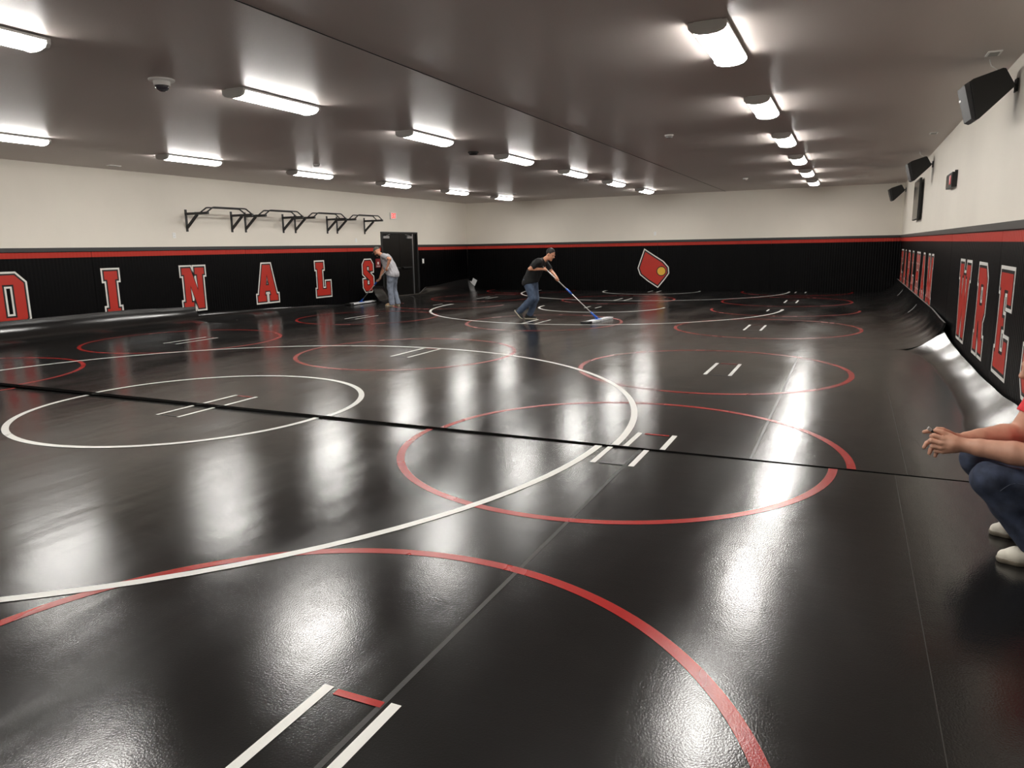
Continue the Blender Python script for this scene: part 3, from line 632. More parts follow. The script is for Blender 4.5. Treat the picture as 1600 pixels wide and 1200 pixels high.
# ------------------------------------------------------------------ bodies: smooth solids from blended capsules
class SDF:
    def __init__(s, lo, hi, h):
        s.lo = np.array(lo, np.float32); s.h = h
        s.n = np.ceil((np.array(hi) - s.lo) / h).astype(int) + 1
        s.d = np.full(s.n, 0.5, np.float32)
    def region(s, a, b):
        i0 = np.maximum(((a - s.lo) / s.h).astype(int) - 1, 0); i1 = np.minimum(((b - s.lo) / s.h).astype(int) + 2, s.n)
        if np.any(i1 <= i0): return None
        ax = [s.lo[k] + s.h * np.arange(i0[k], i1[k], dtype=np.float32) for k in range(3)]
        return tuple(slice(i0[k], i1[k]) for k in range(3)), np.meshgrid(*ax, indexing='ij', sparse=True)
    def put(s, sl, nd, k):
        d = s.d[sl]
        if k > 0:
            hh = np.maximum(k - np.abs(d - nd), 0) / k; s.d[sl] = np.minimum(d, nd) - hh * hh * k * 0.25
        else: s.d[sl] = np.minimum(d, nd)
    def cap(s, a, b, ra, rb, k=0.02, flat=None):
        """tapered capsule; flat=(axis, factor) widens it along an axis"""
        a = np.array(a, np.float32); b = np.array(b, np.float32); m = max(ra, rb) * (flat[1] if flat and flat[1] > 1 else 1) + k + 2 * s.h
        rg = s.region(np.minimum(a, b) - m, np.maximum(a, b) + m)
        if rg is None: return s
        sl, (X, Y, Z) = rg
        ba = b - a; L2 = float(ba @ ba) + 1e-9
        px, py, pz = X - a[0], Y - a[1], Z - a[2]
        t = np.clip((px * ba[0] + py * ba[1] + pz * ba[2]) / L2, 0, 1)
        qx, qy, qz = px - t * ba[0], py - t * ba[1], pz - t * ba[2]
        q2 = qx * qx + qy * qy + qz * qz
        if flat:
            n = np.array(flat[0], np.float32); n /= np.linalg.norm(n); c = qx * n[0] + qy * n[1] + qz * n[2]
            q2 = q2 - c * c * (1 - 1 / flat[1] ** 2)
        s.put(sl, np.sqrt(q2) - (ra + (rb - ra) * t), k); return s
    def chain(s, pts, rs, k=0.015, flat=None):
        for i in range(len(pts) - 1): s.cap(pts[i], pts[i + 1], rs[i], rs[i + 1], k, flat)
        return s
    def ell(s, c, r, k=0.015, R=None):
        c = np.array(c, np.float32); r = np.array(r, np.float32); m = r.max() + k + 2 * s.h
        rg = s.region(c - m, c + m)
        if rg is None: return s
        sl, (X, Y, Z) = rg; P = [X - c[0], Y - c[1], Z - c[2]]
        if R is not None: P = [P[0] * R[0][j] + P[1] * R[1][j] + P[2] * R[2][j] for j in range(3)]
        q = np.sqrt((P[0] / r[0]) ** 2 + (P[1] / r[1]) ** 2 + (P[2] / r[2]) ** 2)
        s.put(sl, (q - 1) * r.min() , k); return s
    def cut(s, p, n):
        """keep the side opposite to n"""
        X, Y, Z = np.meshgrid(*[s.lo[k] + s.h * np.arange(s.n[k], dtype=np.float32) for k in range(3)], indexing='ij', sparse=True)
        n = np.array(n, np.float32); n /= np.linalg.norm(n)
        s.d = np.maximum(s.d, (X - p[0]) * n[0] + (Y - p[1]) * n[1] + (Z - p[2]) * n[2]); return s
    def cut_near(s, p, n, c, rad):
        """the same cut, only within rad of c"""
        c = np.array(c, np.float32); rg = s.region(c - rad, c + rad)
        if rg is None: return s
        sl, (X, Y, Z) = rg; n = np.array(n, np.float32); n /= np.linalg.norm(n)
        s.d[sl] = np.maximum(s.d[sl], (X - p[0]) * n[0] + (Y - p[1]) * n[1] + (Z - p[2]) * n[2]); return s
    def ripple(s, amp, fx, seed=0.0):
        X, Y, Z = np.meshgrid(*[s.lo[k] + s.h * np.arange(s.n[k], dtype=np.float32) for k in range(3)], indexing='ij', sparse=True)
        s.d = s.d + amp * np.sin(fx * (X * 0.8 + Z * 0.9 + 0.3 * np.sin(9 * Y + seed)) + seed) * np.sin(fx * 0.7 * (Y - 0.5 * Z) + 1.7 * seed); return s
    def mesh(s, name, base):
        d = s.d; ins = d < 0; n = s.n
        c = [ins[i:n[0] - 1 + i, j:n[1] - 1 + j, k:n[2] - 1 + k] for i in (0, 1) for j in (0, 1) for k in (0, 1)]
        cnt = sum(q.astype(np.int8) for q in c); act = (cnt > 0) & (cnt < 8)
        I = np.argwhere(act); idx = np.full(act.shape, -1, np.int32); idx[act] = np.arange(len(I))
        acc = np.zeros((len(I), 3), np.float32); w = np.zeros(len(I), np.float32)
        cor = [np.array((i, j, k)) for i in (0, 1) for j in (0, 1) for k in (0, 1)]
        vals = [d[I[:, 0] + q[0], I[:, 1] + q[1], I[:, 2] + q[2]] for q in cor]
        for a in range(8):
            for b in range(a + 1, 8):
                if np.abs(cor[a] - cor[b]).sum() != 1: continue
                va, vb = vals[a], vals[b]; x = (va < 0) != (vb < 0)
                t = va[x] / (va[x] - vb[x]); acc[x] += cor[a] + t[:, None] * (cor[b] - cor[a]); w[x] += 1
        V = (I + acc / w[:, None]) * s.h + s.lo - np.array(base, np.float32)
        Fs = []
        for ax in range(3):
            u, v = (ax + 1) % 3, (ax + 2) % 3
            sl0 = [slice(None)] * 3; sl1 = [slice(None)] * 3; sl0[ax] = slice(0, n[ax] - 1); sl1[ax] = slice(1, n[ax])
            A, B = ins[tuple(sl0)], ins[tuple(sl1)]
            for sw, E in ((False, A & ~B), (True, ~A & B)):
                P = np.argwhere(E); P = P[(P[:, u] > 0) & (P[:, v] > 0) & (P[:, u] < n[u] - 1) & (P[:, v] < n[v] - 1)]
                if not len(P): continue
                def at(du, dv):
                    Q = P.copy(); Q[:, u] -= du; Q[:, v] -= dv; return idx[Q[:, 0], Q[:, 1], Q[:, 2]]
                q = np.stack([at(1, 1), at(0, 1), at(0, 0), at(1, 0)], 1)
                Fs.append(q[:, ::-1] if sw else q)
        Fq = np.concatenate(Fs)
        me = bpy.data.meshes.new(name)
        me.vertices.add(len(V)); me.vertices.foreach_set('co', V.astype(np.float32).ravel())
        me.loops.add(len(Fq) * 4); me.loops.foreach_set('vertex_index', Fq.astype(np.int32).ravel())
        me.polygons.add(len(Fq)); me.polygons.foreach_set('loop_start', np.arange(0, len(Fq) * 4, 4, dtype=np.int32)); me.polygons.foreach_set('loop_total', np.full(len(Fq), 4, np.int32))
        me.update(calc_edges=True); me.validate(); me.polygons.foreach_set('use_smooth', np.ones(len(me.polygons), bool)); return me

V3 = lambda *a: np.array(a, np.float32)
def unit(v): v = np.array(v, np.float32); return v / np.linalg.norm(v)
def lp(a, b, t): return tuple(np.array(a) + (np.array(b) - np.array(a)) * t)

def add_head(s, c, fwd, up, sc=1.0):
    """head around centre c looking along fwd"""
    c = np.array(c, np.float32); f = unit(fwd); u = unit(np.array(up) - f * np.dot(up, f)); l = np.cross(u, f)
    P = lambda a, b, e: c + (f * a + l * b + u * e) * sc
    R = np.stack([f, l, u], 1)
    s.ell(P(-0.012, 0, 0.03), (0.098 * sc, 0.076 * sc, 0.098 * sc), 0.02, R)
    s.ell(P(0.028, 0, -0.045), (0.066 * sc, 0.060 * sc, 0.082 * sc), 0.03, R)
    s.cap(P(0.078, 0, -0.108), P(0.055, 0, -0.095), 0.020 * sc, 0.03 * sc, 0.02)          # chin
    s.chain([P(0.088, 0, 0.018), P(0.108, 0, -0.022), P(0.100, 0, -0.030)], [0.008 * sc, 0.014 * sc, 0.012 * sc], 0.012)   # nose
    s.cap(P(0.080, -0.036, 0.026), P(0.084, 0.036, 0.026), 0.011 * sc, 0.011 * sc, 0.012)  # brow
    s.cap(P(0.086, -0.018, -0.062), P(0.086, 0.018, -0.062), 0.009 * sc, 0.009 * sc, 0.008)   # lips
    for q in (-1, 1): s.ell(P(-0.008, q * 0.078, -0.008), (0.020 * sc, 0.009 * sc, 0.032 * sc), 0.006, R)     # ears
    return P, R
def face_bits(P, base, parent, h=0.0):
    base = np.array(base)
    for q in (-1, 1):
        b = MB(); c = P(0.083, q * 0.031, 0.004) - base
        for (r, z) in (): pass
        b.lathe([(0.001, -0.011), (0.009, -0.006), (0.011, 0), (0.009, 0.006), (0.001, 0.011)], 10, tuple(c)); b.build('eye', M_EYE, parent, smooth=True)

def shoe(parent, heel, toe, up=(0, 0, 1), base=(0, 0, 0), mu=M_SHOEW, ms=M_SOLE, laces=True, h=0.005, name='shoe'):
    """shoe from heel point to toe point along the ground; a sole sub-part"""
    heel = np.array(heel, float); toe = np.array(toe, float); f = unit(toe - heel); u = unit(np.array(up) - f * np.dot(up, f)); L = np.linalg.norm(toe - heel); l = np.cross(u, f)
    P = lambda a, e, b=0.0: heel + f * (a * L) + u * e + l * b
    lo = np.minimum(heel, toe) - 0.17; hi = np.maximum(heel, toe) + 0.17
    s = SDF(lo, hi, h)
    s.cap(P(0.14, 0.045), P(0.42, 0.045), 0.040, 0.040, 0.02); s.cap(P(0.42, 0.045), P(0.72, 0.036), 0.040, 0.046, 0.02); s.cap(P(0.72, 0.036), P(0.88, 0.030), 0.046, 0.034, 0.02)
    s.cap(P(0.18, 0.045), P(0.20, 0.095), 0.040, 0.044, 0.02); s.cap(P(0.24, 0.09), P(0.55, 0.055), 0.040, 0.035, 0.02)
    s.cut(P(0, 0.018), -u)
    o = link(name, s.mesh(name, base), mu, parent)
    s2 = SDF(lo, hi, h)
    s2.cap(P(0.13, 0.02), P(0.42, 0.02), 0.043, 0.043, 0.01); s2.cap(P(0.42, 0.02), P(0.72, 0.02), 0.043, 0.050, 0.01); s2.cap(P(0.72, 0.02), P(0.885, 0.02), 0.050, 0.037, 0.01)
    s2.cut(P(0, 0.0), -u).cut(P(0, 0.026), u)
    link('sole', s2.mesh('sole', base), ms, o)
    if laces:
        b = MB()
        for a, e in ((0.44, 0.093), (0.51, 0.086), (0.58, 0.080), (0.65, 0.079)):
            b.tube([P(a, e - 0.016, -0.026) - base, P(a + 0.01, e + 0.003) - base, P(a, e - 0.016, 0.026) - base], 0.0035, 6)
        b.build('laces', M_SHOEK if mu is not M_SHOEK else M_SHOEW, o)
    return o

FING = 1.0
def finger(s, pts, r0, r1, k=0.004, f=1.0):
    n = len(pts); r0 *= FING; r1 *= FING; s.chain(pts, [r0 + (r1 - r0) * i / (n - 1) for i in range(n)], k)

def grip_hand(s, wrist, grip, axis, out, side, sc=1.0):
    """a fist closed round a pole through `grip` running along `axis`; `out` = back of hand direction"""
    wrist = np.array(wrist, np.float32); g = np.array(grip, np.float32); a = unit(axis); o = np.array(out, np.float32); o = unit(o - a * np.dot(o, a)); t = np.cross(a, o)
    palm = g + o * 0.026 * sc
    s.cap(wrist, palm - (palm - wrist) * 0.25, 0.027 * sc, 0.030 * sc, 0.015)
    s.cap(palm - a * 0.026 * sc, palm + a * 0.026 * sc, 0.020 * sc, 0.020 * sc, 0.012)
    for i, q in enumerate((-0.033, -0.011, 0.011, 0.033)):
        r = (0.0098, 0.0102, 0.0100, 0.0088)[i] * sc; b = g + a * q * sc; ln = (0.95, 1.05, 1.0, 0.85)[i]
        finger(s, [b + o * 0.022 * sc + t * 0.012 * sc * side, b + t * 0.029 * sc * side * ln, b - o * 0.020 * sc * ln + t * 0.012 * sc * side, b - o * 0.018 * sc - t * 0.010 * sc * side * ln], r, r * 0.85, 0.003)
    th = g - a * 0.040 * sc
    finger(s, [palm - a * 0.025 * sc - t * 0.012 * sc * side, th - t * 0.022 * sc * side, th - o * 0.022 * sc - t * 0.004 * sc * side], 0.013 * sc, 0.009 * sc, 0.006)

# ---- man in black shirt pushing a mop (faces +x)
def man_black():
    B = V3(-6.50, 15.25, 0); h = 0.0075
    W = lambda x, y, z: B + V3(x, y, z)
    lo, hi = B + V3(-0.62, -0.5, -0.03), B + V3(0.85, 0.5, 1.65)
    pel, che, nk = W(-0.05, 0, 0.90), W(0.16, 0, 1.22), W(0.30, 0, 1.345)
    sh = {-1: W(0.235, -0.175, 1.295), 1: W(0.225, 0.165, 1.285)}
    el = {-1: W(0.065, -0.27, 1.145), 1: W(0.395, 0.20, 1.06)}
    P0, P1 = W(0.325, -0.07, 1.165), W(1.545, 0.0, 0.05); ax = unit(P1 - P0)
    gr = {-1: P0 + ax * 0.05, 1: P0 + ax * 0.40}
    wr = {-1: gr[-1] + V3(-0.085, -0.045, 0.005), 1: gr[1] + V3(-0.035, 0.055, 0.055)}
    hipj = {-1: W(-0.06, -0.095, 0.86), 1: W(-0.03, 0.095, 0.86)}
    kn = {-1: W(0.05, -0.11, 0.49), 1: W(0.035, 0.10, 0.47)}
    an = {-1: W(-0.285, -0.12, 0.18), 1: W(-0.11, 0.10, 0.10)}
    lat = (0, 1, 0)
    s = SDF(lo, hi, h)
    s.chain([pel, lp(pel, che, 0.5), che], [0.115, 0.105, 0.115], 0.03, (lat, 1.3)); s.cap(che, lp(che, nk, 0.7), 0.11, 0.07, 0.03, (lat, 1.3))
    s.cap(lp(che, nk, 0.6), W(0.43, 0, 1.42), 0.06, 0.052, 0.02)
    Pf, R = add_head(s, W(0.45, 0, 1.455), (0.86, -0.12, -0.50), (0.3, 0, 1))
    for q in (-1, 1):
        s.chain([lp(sh[q], sh[-q], 0.15), sh[q], el[q]], [0.06, 0.058, 0.042], 0.02); s.chain([el[q], lp(el[q], wr[q], 0.4), wr[q]], [0.041, 0.040, 0.027], 0.012)
        s.chain([hipj[q], kn[q], lp(kn[q], an[q], 0.35), an[q]], [0.085, 0.055, 0.055, 0.036], 0.02)
    grip_hand(s, wr[-1], gr[-1], ax, V3(-0.5, -0.8, 0.4), 1); grip_hand(s, wr[1], gr[1], ax, V3(-0.1, 0.9, 0.5), 1)
    body = link('person', s.mesh('person', B), M_SKIN2, None, tuple(B)); tag(body, 'man in black t-shirt and jeans pushing a blue mop across the mat', 'person', None)
    face_bits(Pf, B, body)
    t = SDF(lo, hi, h)
    t.chain([W(-0.06, 0, 0.83), lp(pel, che, 0.5), che], [0.170, 0.158, 0.148], 0.03, (lat, 1.32)); t.cap(che, lp(che, nk, 0.75), 0.13, 0.075, 0.04, (lat, 1.35))
    for q in (-1, 1): t.put(np.s_[:, :, :], SDF(lo, hi, t.h).chain([lp(sh[q], sh[-q], 0.2), sh[q], lp(sh[q], el[q], 0.9)], [0.08, 0.078, 0.066], 0.03).cut(lp(sh[q], el[q], 0.78), el[q] - sh[q]).d, 0.03)
    t.cut(W(-0.06, 0, 0.80), (0.25, 0, -1)); t.ripple(0.004, 30, 1)
    link('t_shirt', t.mesh('t_shirt', B), M_TBLACK, body)
    j = SDF(lo, hi, h)
    j.cap(W(-0.06, 0, 0.87), W(-0.05, 0, 0.80), 0.140, 0.136, 0.03, (lat, 1.3))
    for q in (-1, 1): j.chain([hipj[q], kn[q], lp(kn[q], an[q], 0.4), lp(kn[q], an[q], 1.12)], [0.118, 0.084, 0.076, 0.068], 0.02)
    for q in (-1, 1): j.cut_near(lp(kn[q], an[q], 1.05), an[q] - kn[q], an[q], 0.13)
    j.cut(W(0, 0, 0.93), (0, 0, 1)); j.ripple(0.004, 34, 2)
    link('jeans', j.mesh('jeans', B), M_DEN2, body)
    shoe(body, W(-0.24, 0.10, 0.0), W(0.06, 0.10, 0.0), base=B, mu=M_SHOEK, h=0.007)
    shoe(body, W(-0.39, -0.12, 0.20), W(-0.22, -0.12, 0.0 + 0.02), up=(0.75, 0, 0.6), base=B, mu=M_SHOEK, h=0.007)
    hr = SDF(B + V3(0.2, -0.2, 1.25), B + V3(0.7, 0.2, 1.65), 0.006)
    hr.ell(Pf(-0.020, 0, 0.038), (0.104, 0.082, 0.098), 0.01, R); hr.cut(Pf(0.050, 0, 0.065), R @ np.array((0.9, 0, -0.6))); hr.cut(Pf(-0.02, 0, -0.005), R @ np.array((0.45, 0, -0.9)))
    link('hair', hr.mesh('hair', B), M_HAIR, body)
    # mop
    e = empty('floor_mop', tuple(P1 - V3(0, 0, 0.05))); tag(e, 'blue floor mop with silver pole held by the man in black', 'mop', 'flat floor mops')
    E = P1 - V3(0, 0, 0.05); Lm = np.linalg.norm(P1 - P0)
    q = lambda d: tuple(P0 + ax * d - E)
    MB().tube([q(-0.08), q(0.75)], 0.0125, 10).build('upper_pole', M_SILVER, e, smooth=True)
    MB().tube([q(0.68), q(0.80), q(0.86)], [0.019, 0.021, 0.016], 10).build('grip_collar', M_BLUE, e, smooth=True)
    MB().tube([q(0.80), q(Lm - 0.16)], 0.010, 10).build('lower_pole', M_SILVER, e, smooth=True)
    MB().tube([q(Lm - 0.22), q(Lm - 0.08), q(Lm - 0.01)], [0.018, 0.024, 0.03], 10).build('socket', M_BLUE, e, smooth=True)
    mop_head(e, (0, 0.0, 0), math.radians(7), 1.25)
def mop_head(e, c, ang, L):
    R = Matrix.Rotation(ang, 3, 'Z').inverted()
    c = Vector(c)
    MB().box(c + Vector((0, 0, 0.046)), (0.09, 0.20, 0.016), R).build('frame_plate', M_BLUE, e, bevel=0.003)
    b = MB(); n = 26
    for k in range(n):
        y = -L / 2 + L * (k + 0.5) / n
        b.box(c + R @ Vector((random.uniform(-.006, .006), y, 0.024)), (0.17 + random.uniform(-.02, .02), L / n * 1.05, 0.034 + random.uniform(0, .008)), R)
    o = b.build('mop_pad', M_MOP, e); o['kind'] = 'stuff'
    MB().box(c + R @ Vector((0, -L / 2 + 0.05, 0.026)), (0.185, 0.20, 0.046), R).build('pad_pocket', M_BLACKP, e, bevel=0.008)
man_black()

# ---- man in grey shirt and cap (faces -x)
def man_grey():
    B = V3(-12.20, 18.0, 0); h = 0.0075
    W = lambda x, y, z: B + V3(x, y, z)
    lo, hi = B + V3(-0.7, -0.5, -0.03), B + V3(0.45, 0.55, 1.8)
    pel, che, nk = W(0.13, 0, 0.98), W(-0.06, 0, 1.34), W(-0.19, 0, 1.475)
    sh = {-1: W(-0.02, -0.185, 1.44), 1: W(-0.13, 0.17, 1.42)}
    el = {-1: W(0.285, -0.33, 1.355), 1: W(-0.33, 0.22, 1.09)}
    P0, P1 = W(0.185, -0.31, 1.10), V3(-13.58, 18.45, 0.07); ax = unit(P1 - P0)
    gr = {-1: P0 + ax * 0.07, 1: P0 + ax * 0.74}
    wr = {-1: gr[-1] + V3(0.05, -0.03, 0.085), 1: gr[1] + V3(0.06, 0.05, 0.07)}
    hipj = {-1: W(0.13, -0.095, 0.93), 1: W(0.13, 0.095, 0.93)}
    kn = {-1: W(0.09, -0.10, 0.53), 1: W(0.06, 0.12, 0.53)}
    an = {-1: W(0.13, -0.10, 0.10), 1: W(0.17, 0.13, 0.10)}
    lat = (0, 1, 0)
    s = SDF(lo, hi, h)
    s.chain([pel, lp(pel, che, 0.5), che], [0.115, 0.105, 0.115], 0.03, (lat, 1.3)); s.cap(che, lp(che, nk, 0.7), 0.11, 0.07, 0.03, (lat, 1.3))
    s.cap(lp(che, nk, 0.6), W(-0.33, 0, 1.545), 0.06, 0.052, 0.02)
    Pf, R = add_head(s, W(-0.37, 0, 1.575), (-0.80, -0.05, -0.58), (-0.3, 0, 1))
    for q in (-1, 1):
        s.chain([lp(sh[q], sh[-q], 0.15), sh[q], el[q]], [0.06, 0.058, 0.044], 0.02); s.chain([el[q], lp(el[q], wr[q], 0.4), wr[q]], [0.043, 0.041, 0.028], 0.012)
        s.chain([hipj[q], kn[q], lp(kn[q], an[q], 0.35), an[q]], [0.085, 0.055, 0.055, 0.036], 0.02)
    grip_hand(s, wr[-1], gr[-1], ax, V3(0.6, -0.7, 0.5), -1); grip_hand(s, wr[1], gr[1], ax, V3(0.4, 0.7, 0.5), -1)
    body = link('person', s.mesh('person', B), M_SKIN2, None, tuple(B)); tag(body, 'man in grey t-shirt, light jeans and cap bending over a mop', 'person')
    face_bits(Pf, B, body)
    t = SDF(lo, hi, h)
    t.chain([W(0.13, 0, 0.92), lp(pel, che, 0.5), che], [0.178, 0.164, 0.152], 0.03, (lat, 1.32)); t.cap(che, lp(che, nk, 0.75), 0.135, 0.078, 0.04, (lat, 1.35))
    for q in (-1, 1): t.put(np.s_[:, :, :], SDF(lo, hi, t.h).chain([lp(sh[q], sh[-q], 0.2), sh[q], lp(sh[q], el[q], 0.9)], [0.082, 0.080, 0.070], 0.03).cut(lp(sh[q], el[q], 0.72), el[q] - sh[q]).d, 0.03)
    t.cut(W(0.13, 0, 0.89), (-0.35, 0, -1)); t.ripple(0.005, 28, 3)
    link('t_shirt', t.mesh('t_shirt', B), M_TGREY, body)
    j = SDF(lo, hi, h)
    j.cap(W(0.13, 0, 0.96), W(0.13, 0, 0.88), 0.12, 0.12, 0.03, (lat, 1.3))
    for q in (-1, 1): j.chain([hipj[q], kn[q], lp(kn[q], an[q], 0.4), lp(kn[q], an[q], 1.08)], [0.118, 0.088, 0.080, 0.082], 0.02)
    j.cut(W(0, 0, 0.045), (0, 0, -1)); j.cut(W(0, 0, 1.0), (0, 0, 1)); j.ripple(0.006, 30, 5)
    link('jeans', j.mesh('jeans', B), M_DEN3, body)
    for q in (-1, 1): shoe(body, W(0.20 + (0.04 if q > 0 else 0), an[q][1] - B[1], 0), W(-0.10 + (0.04 if q > 0 else 0), an[q][1] - B[1], 0), base=B, mu=M_SHOET, ms=M_SOLE, h=0.007)
    hr = SDF(B + V3(-0.65, -0.2, 1.4), B + V3(-0.1, 0.2, 1.8), 0.006)
    hr.ell(Pf(-0.014, 0, 0.045), (0.108, 0.086, 0.096), 0.01, R); hr.cut(Pf(0, 0, 0.035), R @ np.array((0.12, 0, -1)))
    hr.cap(Pf(0.07, -0.03, 0.045), Pf(0.15, -0.02, 0.035), 0.012, 0.010, 0.006); hr.cap(Pf(0.07, 0.03, 0.045), Pf(0.15, 0.02, 0.035), 0.012, 0.010, 0.006); hr.cap(Pf(0.07, 0, 0.047), Pf(0.165, 0, 0.037), 0.013, 0.011, 0.01)
    link('cap', hr.mesh('cap', B), M_CAMO, body)
    b2 = SDF(B + V3(-0.65, -0.2, 1.4), B + V3(-0.1, 0.2, 1.8), 0.006)
    b2.ell(Pf(0.026, 0, -0.062), (0.072, 0.064, 0.070), 0.01, R); b2.cut(Pf(0, 0, -0.062), R @ np.array((0.15, 0, 1.0)))
    link('beard', b2.mesh('beard', B), M_BEARD, body)
    E = P1 - V3(0, 0, 0.05)
    e = empty('floor_mop', tuple(E)); tag(e, 'floor mop with blue fitting and white pad held by the man in grey', 'mop', 'flat floor mops')
    Lm = np.linalg.norm(P1 - P0); q = lambda d: tuple(P0 + ax * d - E)
    MB().tube([q(-0.06), q(0.95)], 0.0125, 10).build('upper_pole', M_SILVER, e, smooth=True)
    MB().tube([q(0.78), q(0.90), q(0.98)], [0.019, 0.022, 0.016], 10).build('grip_collar', M_BLUE, e, smooth=True)
    MB().tube([q(0.92), q(Lm - 0.14)], 0.010, 10).build('lower_pole', M_SILVER, e, smooth=True)
    MB().tube([q(Lm - 0.20), q(Lm - 0.08), q(Lm - 0.01)], [0.018, 0.026, 0.034], 10).build('socket', M_BLUE, e, smooth=True)
    mop_head(e, (0, 0.05, 0.0), math.radians(-4), 1.45)
man_grey()

# ---- man squatting by the wall (faces -x), only his front reaches into the picture
def man_red():
    global FING; FING = 1.14
    B = V3(0.95, 4.40, 0)
    W = lambda x, y, z: V3(x, y, z)
    lo, hi = V3(0.36, 3.98, -0.02), V3(1.34, 4.84, 1.20)
    pel, che, nk = W(1.10, 4.40, 0.32), W(1.02, 4.40, 0.68), W(0.975, 4.40, 0.84)
    sh = {-1: W(1.00, 4.215, 0.80), 1: W(0.985, 4.60, 0.80)}
    el = {-1: W(0.885, 4.19, 0.565), 1: W(0.875, 4.585, 0.585)}
    wr = {-1: W(0.575, 4.275, 0.575), 1: W(0.615, 4.44, 0.572)}
    hipj = {-1: W(1.10, 4.30, 0.32), 1: W(1.10, 4.50, 0.32)}
    kn = {-1: W(0.700, 4.20, 0.425), 1: W(0.700, 4.58, 0.425)}
    an = {-1: W(0.915, 4.20, 0.11), 1: W(0.925, 4.60, 0.11)}
    lat = (0, 1, 0)
    s = SDF(lo, hi, 0.0045)
    s.chain([pel, lp(pel, che, 0.5), che], [0.12, 0.115, 0.12], 0.03, (lat, 1.3)); s.cap(che, lp(che, nk, 0.7), 0.115, 0.07, 0.03, (lat, 1.3))
    s.cap(lp(che, nk, 0.6), W(0.945, 4.41, 0.93), 0.062, 0.056, 0.02)
    Pf, R = add_head(s, W(0.925, 4.42, 0.985), (-1, -0.1, -0.35), (0, 0, 1), 1.02)
    for q in (-1, 1):
        s.chain([lp(sh[q], sh[-q], 0.15), sh[q], el[q]], [0.066, 0.066, 0.056], 0.02)
        s.chain([el[q], lp(el[q], wr[q], 0.3), lp(el[q], wr[q], 0.75), wr[q]], [0.058, 0.059, 0.044, 0.035], 0.012, None)
        s.chain([hipj[q], kn[q], lp(kn[q], an[q], 0.35), an[q]], [0.09, 0.058, 0.058, 0.038], 0.02)
    # near (left) hand: back of the hand to the viewer, fingers folded round the other hand
    s.chain([wr[-1], W(0.535, 4.268, 0.574)], [0.036, 0.037], 0.01)
    for (k0, r) in ((W(0.487, 4.264, 0.603), 0.0140), (W(0.480, 4.258, 0.579), 0.0150), (W(0.484, 4.260, 0.555), 0.0145), (W(0.494, 4.266, 0.533), 0.0135)):
        s.cap(W(0.545, 4.270, 0.573 + (k0[2] - 0.570) * 0.55), k0, 0.023, r, 0.012)
    finger(s, [W(0.487, 4.264, 0.603), W(0.447, 4.270, 0.614), W(0.440, 4.298, 0.602), W(0.453, 4.320, 0.594)], 0.0118, 0.0088)
    finger(s, [W(0.480, 4.258, 0.579), W(0.440, 4.265, 0.586), W(0.437, 4.297, 0.577), W(0.452, 4.320, 0.570)], 0.0120, 0.0090)
    finger(s, [W(0.484, 4.260, 0.555), W(0.448, 4.268, 0.556), W(0.446, 4.298, 0.549), W(0.462, 4.320, 0.545)], 0.0115, 0.0088)
    finger(s, [W(0.494, 4.266, 0.533), W(0.464, 4.274, 0.530), W(0.464, 4.300, 0.526), W(0.478, 4.318, 0.524)], 0.0105, 0.0080)
    s.cap(W(0.562, 4.276, 0.588), W(0.522, 4.286, 0.612), 0.024, 0.018, 0.012)
    finger(s, [W(0.520, 4.292, 0.612), W(0.486, 4.290, 0.628), W(0.456, 4.292, 0.636)], 0.0150, 0.0108, 0.004)
    # far (right) hand reaching past it
    s.chain([wr[1], W(0.565, 4.40, 0.572), W(0.525, 4.37, 0.572)], [0.0285, 0.031, 0.028], 0.01, None)
    for k0, r in ((W(0.500, 4.352, 0.600), 0.0125), (W(0.495, 4.352, 0.580), 0.013), (W(0.497, 4.355, 0.560), 0.0125), (W(0.506, 4.358, 0.542), 0.0115)):
        s.cap(W(0.55, 4.385, 0.573), k0, 0.019, r, 0.01)
    finger(s, [W(0.500, 4.352, 0.600), W(0.455, 4.345, 0.617), W(0.427, 4.338, 0.619), W(0.406, 4.334, 0.614)], 0.0115, 0.0085)
    finger(s, [W(0.495, 4.352, 0.580), W(0.446, 4.345, 0.572), W(0.424, 4.338, 0.553), W(0.413, 4.334, 0.530)], 0.0118, 0.0088)
    finger(s, [W(0.497, 4.355, 0.560), W(0.460, 4.346, 0.541), W(0.444, 4.340, 0.518), W(0.440, 4.336, 0.498)], 0.0115, 0.0085)
    finger(s, [W(0.506, 4.358, 0.542), W(0.482, 4.350, 0.519), W(0.472, 4.344, 0.500), W(0.468, 4.340, 0.485)], 0.0105, 0.0078)
    s.cap(W(0.56, 4.39, 0.590), W(0.520, 4.345, 0.618), 0.017, 0.0135, 0.01); finger(s, [W(0.520, 4.345, 0.618), W(0.490, 4.332, 0.634), W(0.466, 4.328, 0.638)], 0.0130, 0.0098)
    body = link('person', s.mesh('person', B), M_SKIN, None, tuple(B)); tag(body, 'squatting man in red t-shirt and dark jeans beside the wall', 'person')
    face_bits(Pf, B, body)
    t = SDF(lo, hi, 0.006)
    t.chain([W(1.10, 4.40, 0.27), lp(pel, che, 0.5), che], [0.150, 0.145, 0.145], 0.03, (lat, 1.3)); t.cap(che, lp(che, nk, 0.8), 0.14, 0.08, 0.04, (lat, 1.35))
    for q in (-1, 1): t.put(np.s_[:, :, :], SDF(lo, hi, t.h).chain([lp(sh[q], sh[-q], 0.2), sh[q], lp(sh[q], el[q], 0.9)], [0.088, 0.085, 0.076], 0.03).cut(lp(sh[q], el[q], 0.55), el[q] - sh[q]).d, 0.03)
    t.cut(W(1.1, 4.4, 0.22), (0, 0, -1)); t.ripple(0.004, 30, 1)
    link('t_shirt', t.mesh('t_shirt', B), M_TRED, body)
    j = SDF(lo, hi, 0.005)
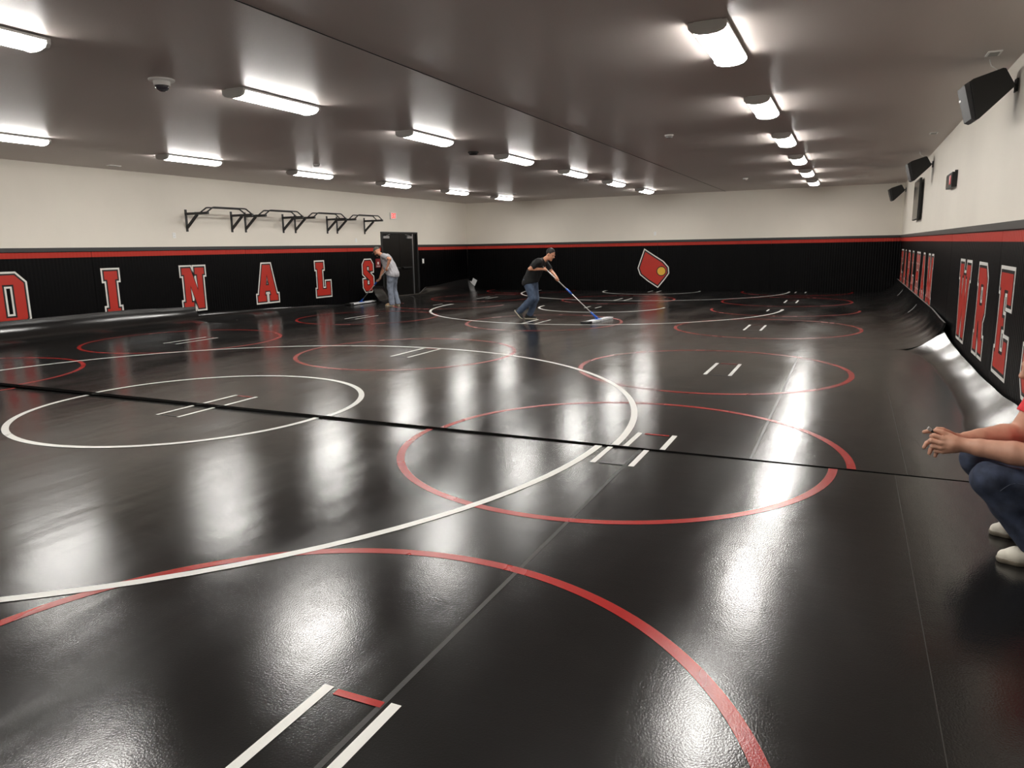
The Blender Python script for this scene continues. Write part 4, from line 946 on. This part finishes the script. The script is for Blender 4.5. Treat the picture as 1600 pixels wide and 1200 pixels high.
    j.cap(W(1.12, 4.40, 0.34), W(1.10, 4.40, 0.30), 0.125, 0.125, 0.03, (lat, 1.35))
    for q in (-1, 1):
        j.chain([hipj[q], lp(hipj[q], kn[q], 0.55), kn[q]], [0.110, 0.098, 0.084], 0.02); j.chain([kn[q], lp(kn[q], an[q], 0.4), lp(kn[q], an[q], 1.1)], [0.084, 0.074, 0.066], 0.025)
        j.cut_near(lp(kn[q], an[q], 1.0), an[q] - kn[q], lp(kn[q], an[q], 1.1), 0.10)
    j.ripple(0.0055, 46, 2)
    jo = link('jeans', j.mesh('jeans', B), M_DEN1, body)
    def on_side(x, z):
        i, k = int((x - j.lo[0]) / j.h), int((z - j.lo[2]) / j.h)
        col = np.where(j.d[i, :, k] < 0)[0]
        return None if not len(col) else tuple(W(x, j.lo[1] + j.h * (col[0] - 0.3), z) - B)
    path = [on_side(0.70 + 0.24 * t, 0.36 + 0.085 * math.sin(min(1.0, t * 2.2) * math.pi / 2) - 0.02 * t) for t in [i / 24 for i in range(25)]]
    MB().tube([q for q in path if q], 0.0013, 5).build('side_seam', M_STITCH, jo)
    shoe(body, W(1.06, 4.205, 0), W(0.765, 4.205, 0), base=B, mu=M_SHOEW, ms=M_SOLEG, h=0.004)
    shoe(body, W(1.085, 4.60, 0), W(0.79, 4.60, 0), base=B, mu=M_SHOEW, ms=M_SOLEG, h=0.004)
    hr = SDF(V3(0.75, 4.25, 0.85), V3(1.1, 4.6, 1.17), 0.006)
    hr.ell(Pf(-0.022, 0, 0.040), (0.106, 0.085, 0.100), 0.01, R); hr.cut(Pf(0.055, 0, 0.06), R @ np.array((0.9, 0, -0.45))); hr.cut(Pf(-0.02, 0, -0.005), R @ np.array((0.45, 0, -0.9)))
    link('hair', hr.mesh('hair', B), M_HAIR, body)
    e = empty('phone', (0.462, 4.313, 0.612)); tag(e, 'small dark phone with a pale end held in clasped hands', 'phone')
    d = Vector((-0.8, 0.0, 0.6)).normalized(); M_ = Matrix((d, Vector((0, 1, 0)), d.cross(Vector((0, 1, 0))))).transposed()
    MB().box((0, 0, 0), (0.085, 0.024, 0.014), M_).build('case', M_BLACKP, e, bevel=0.003)
    MB().box(d * 0.041, (0.022, 0.025, 0.015), M_).build('pale_end', M_GPLAST, e, bevel=0.003)
man_red()
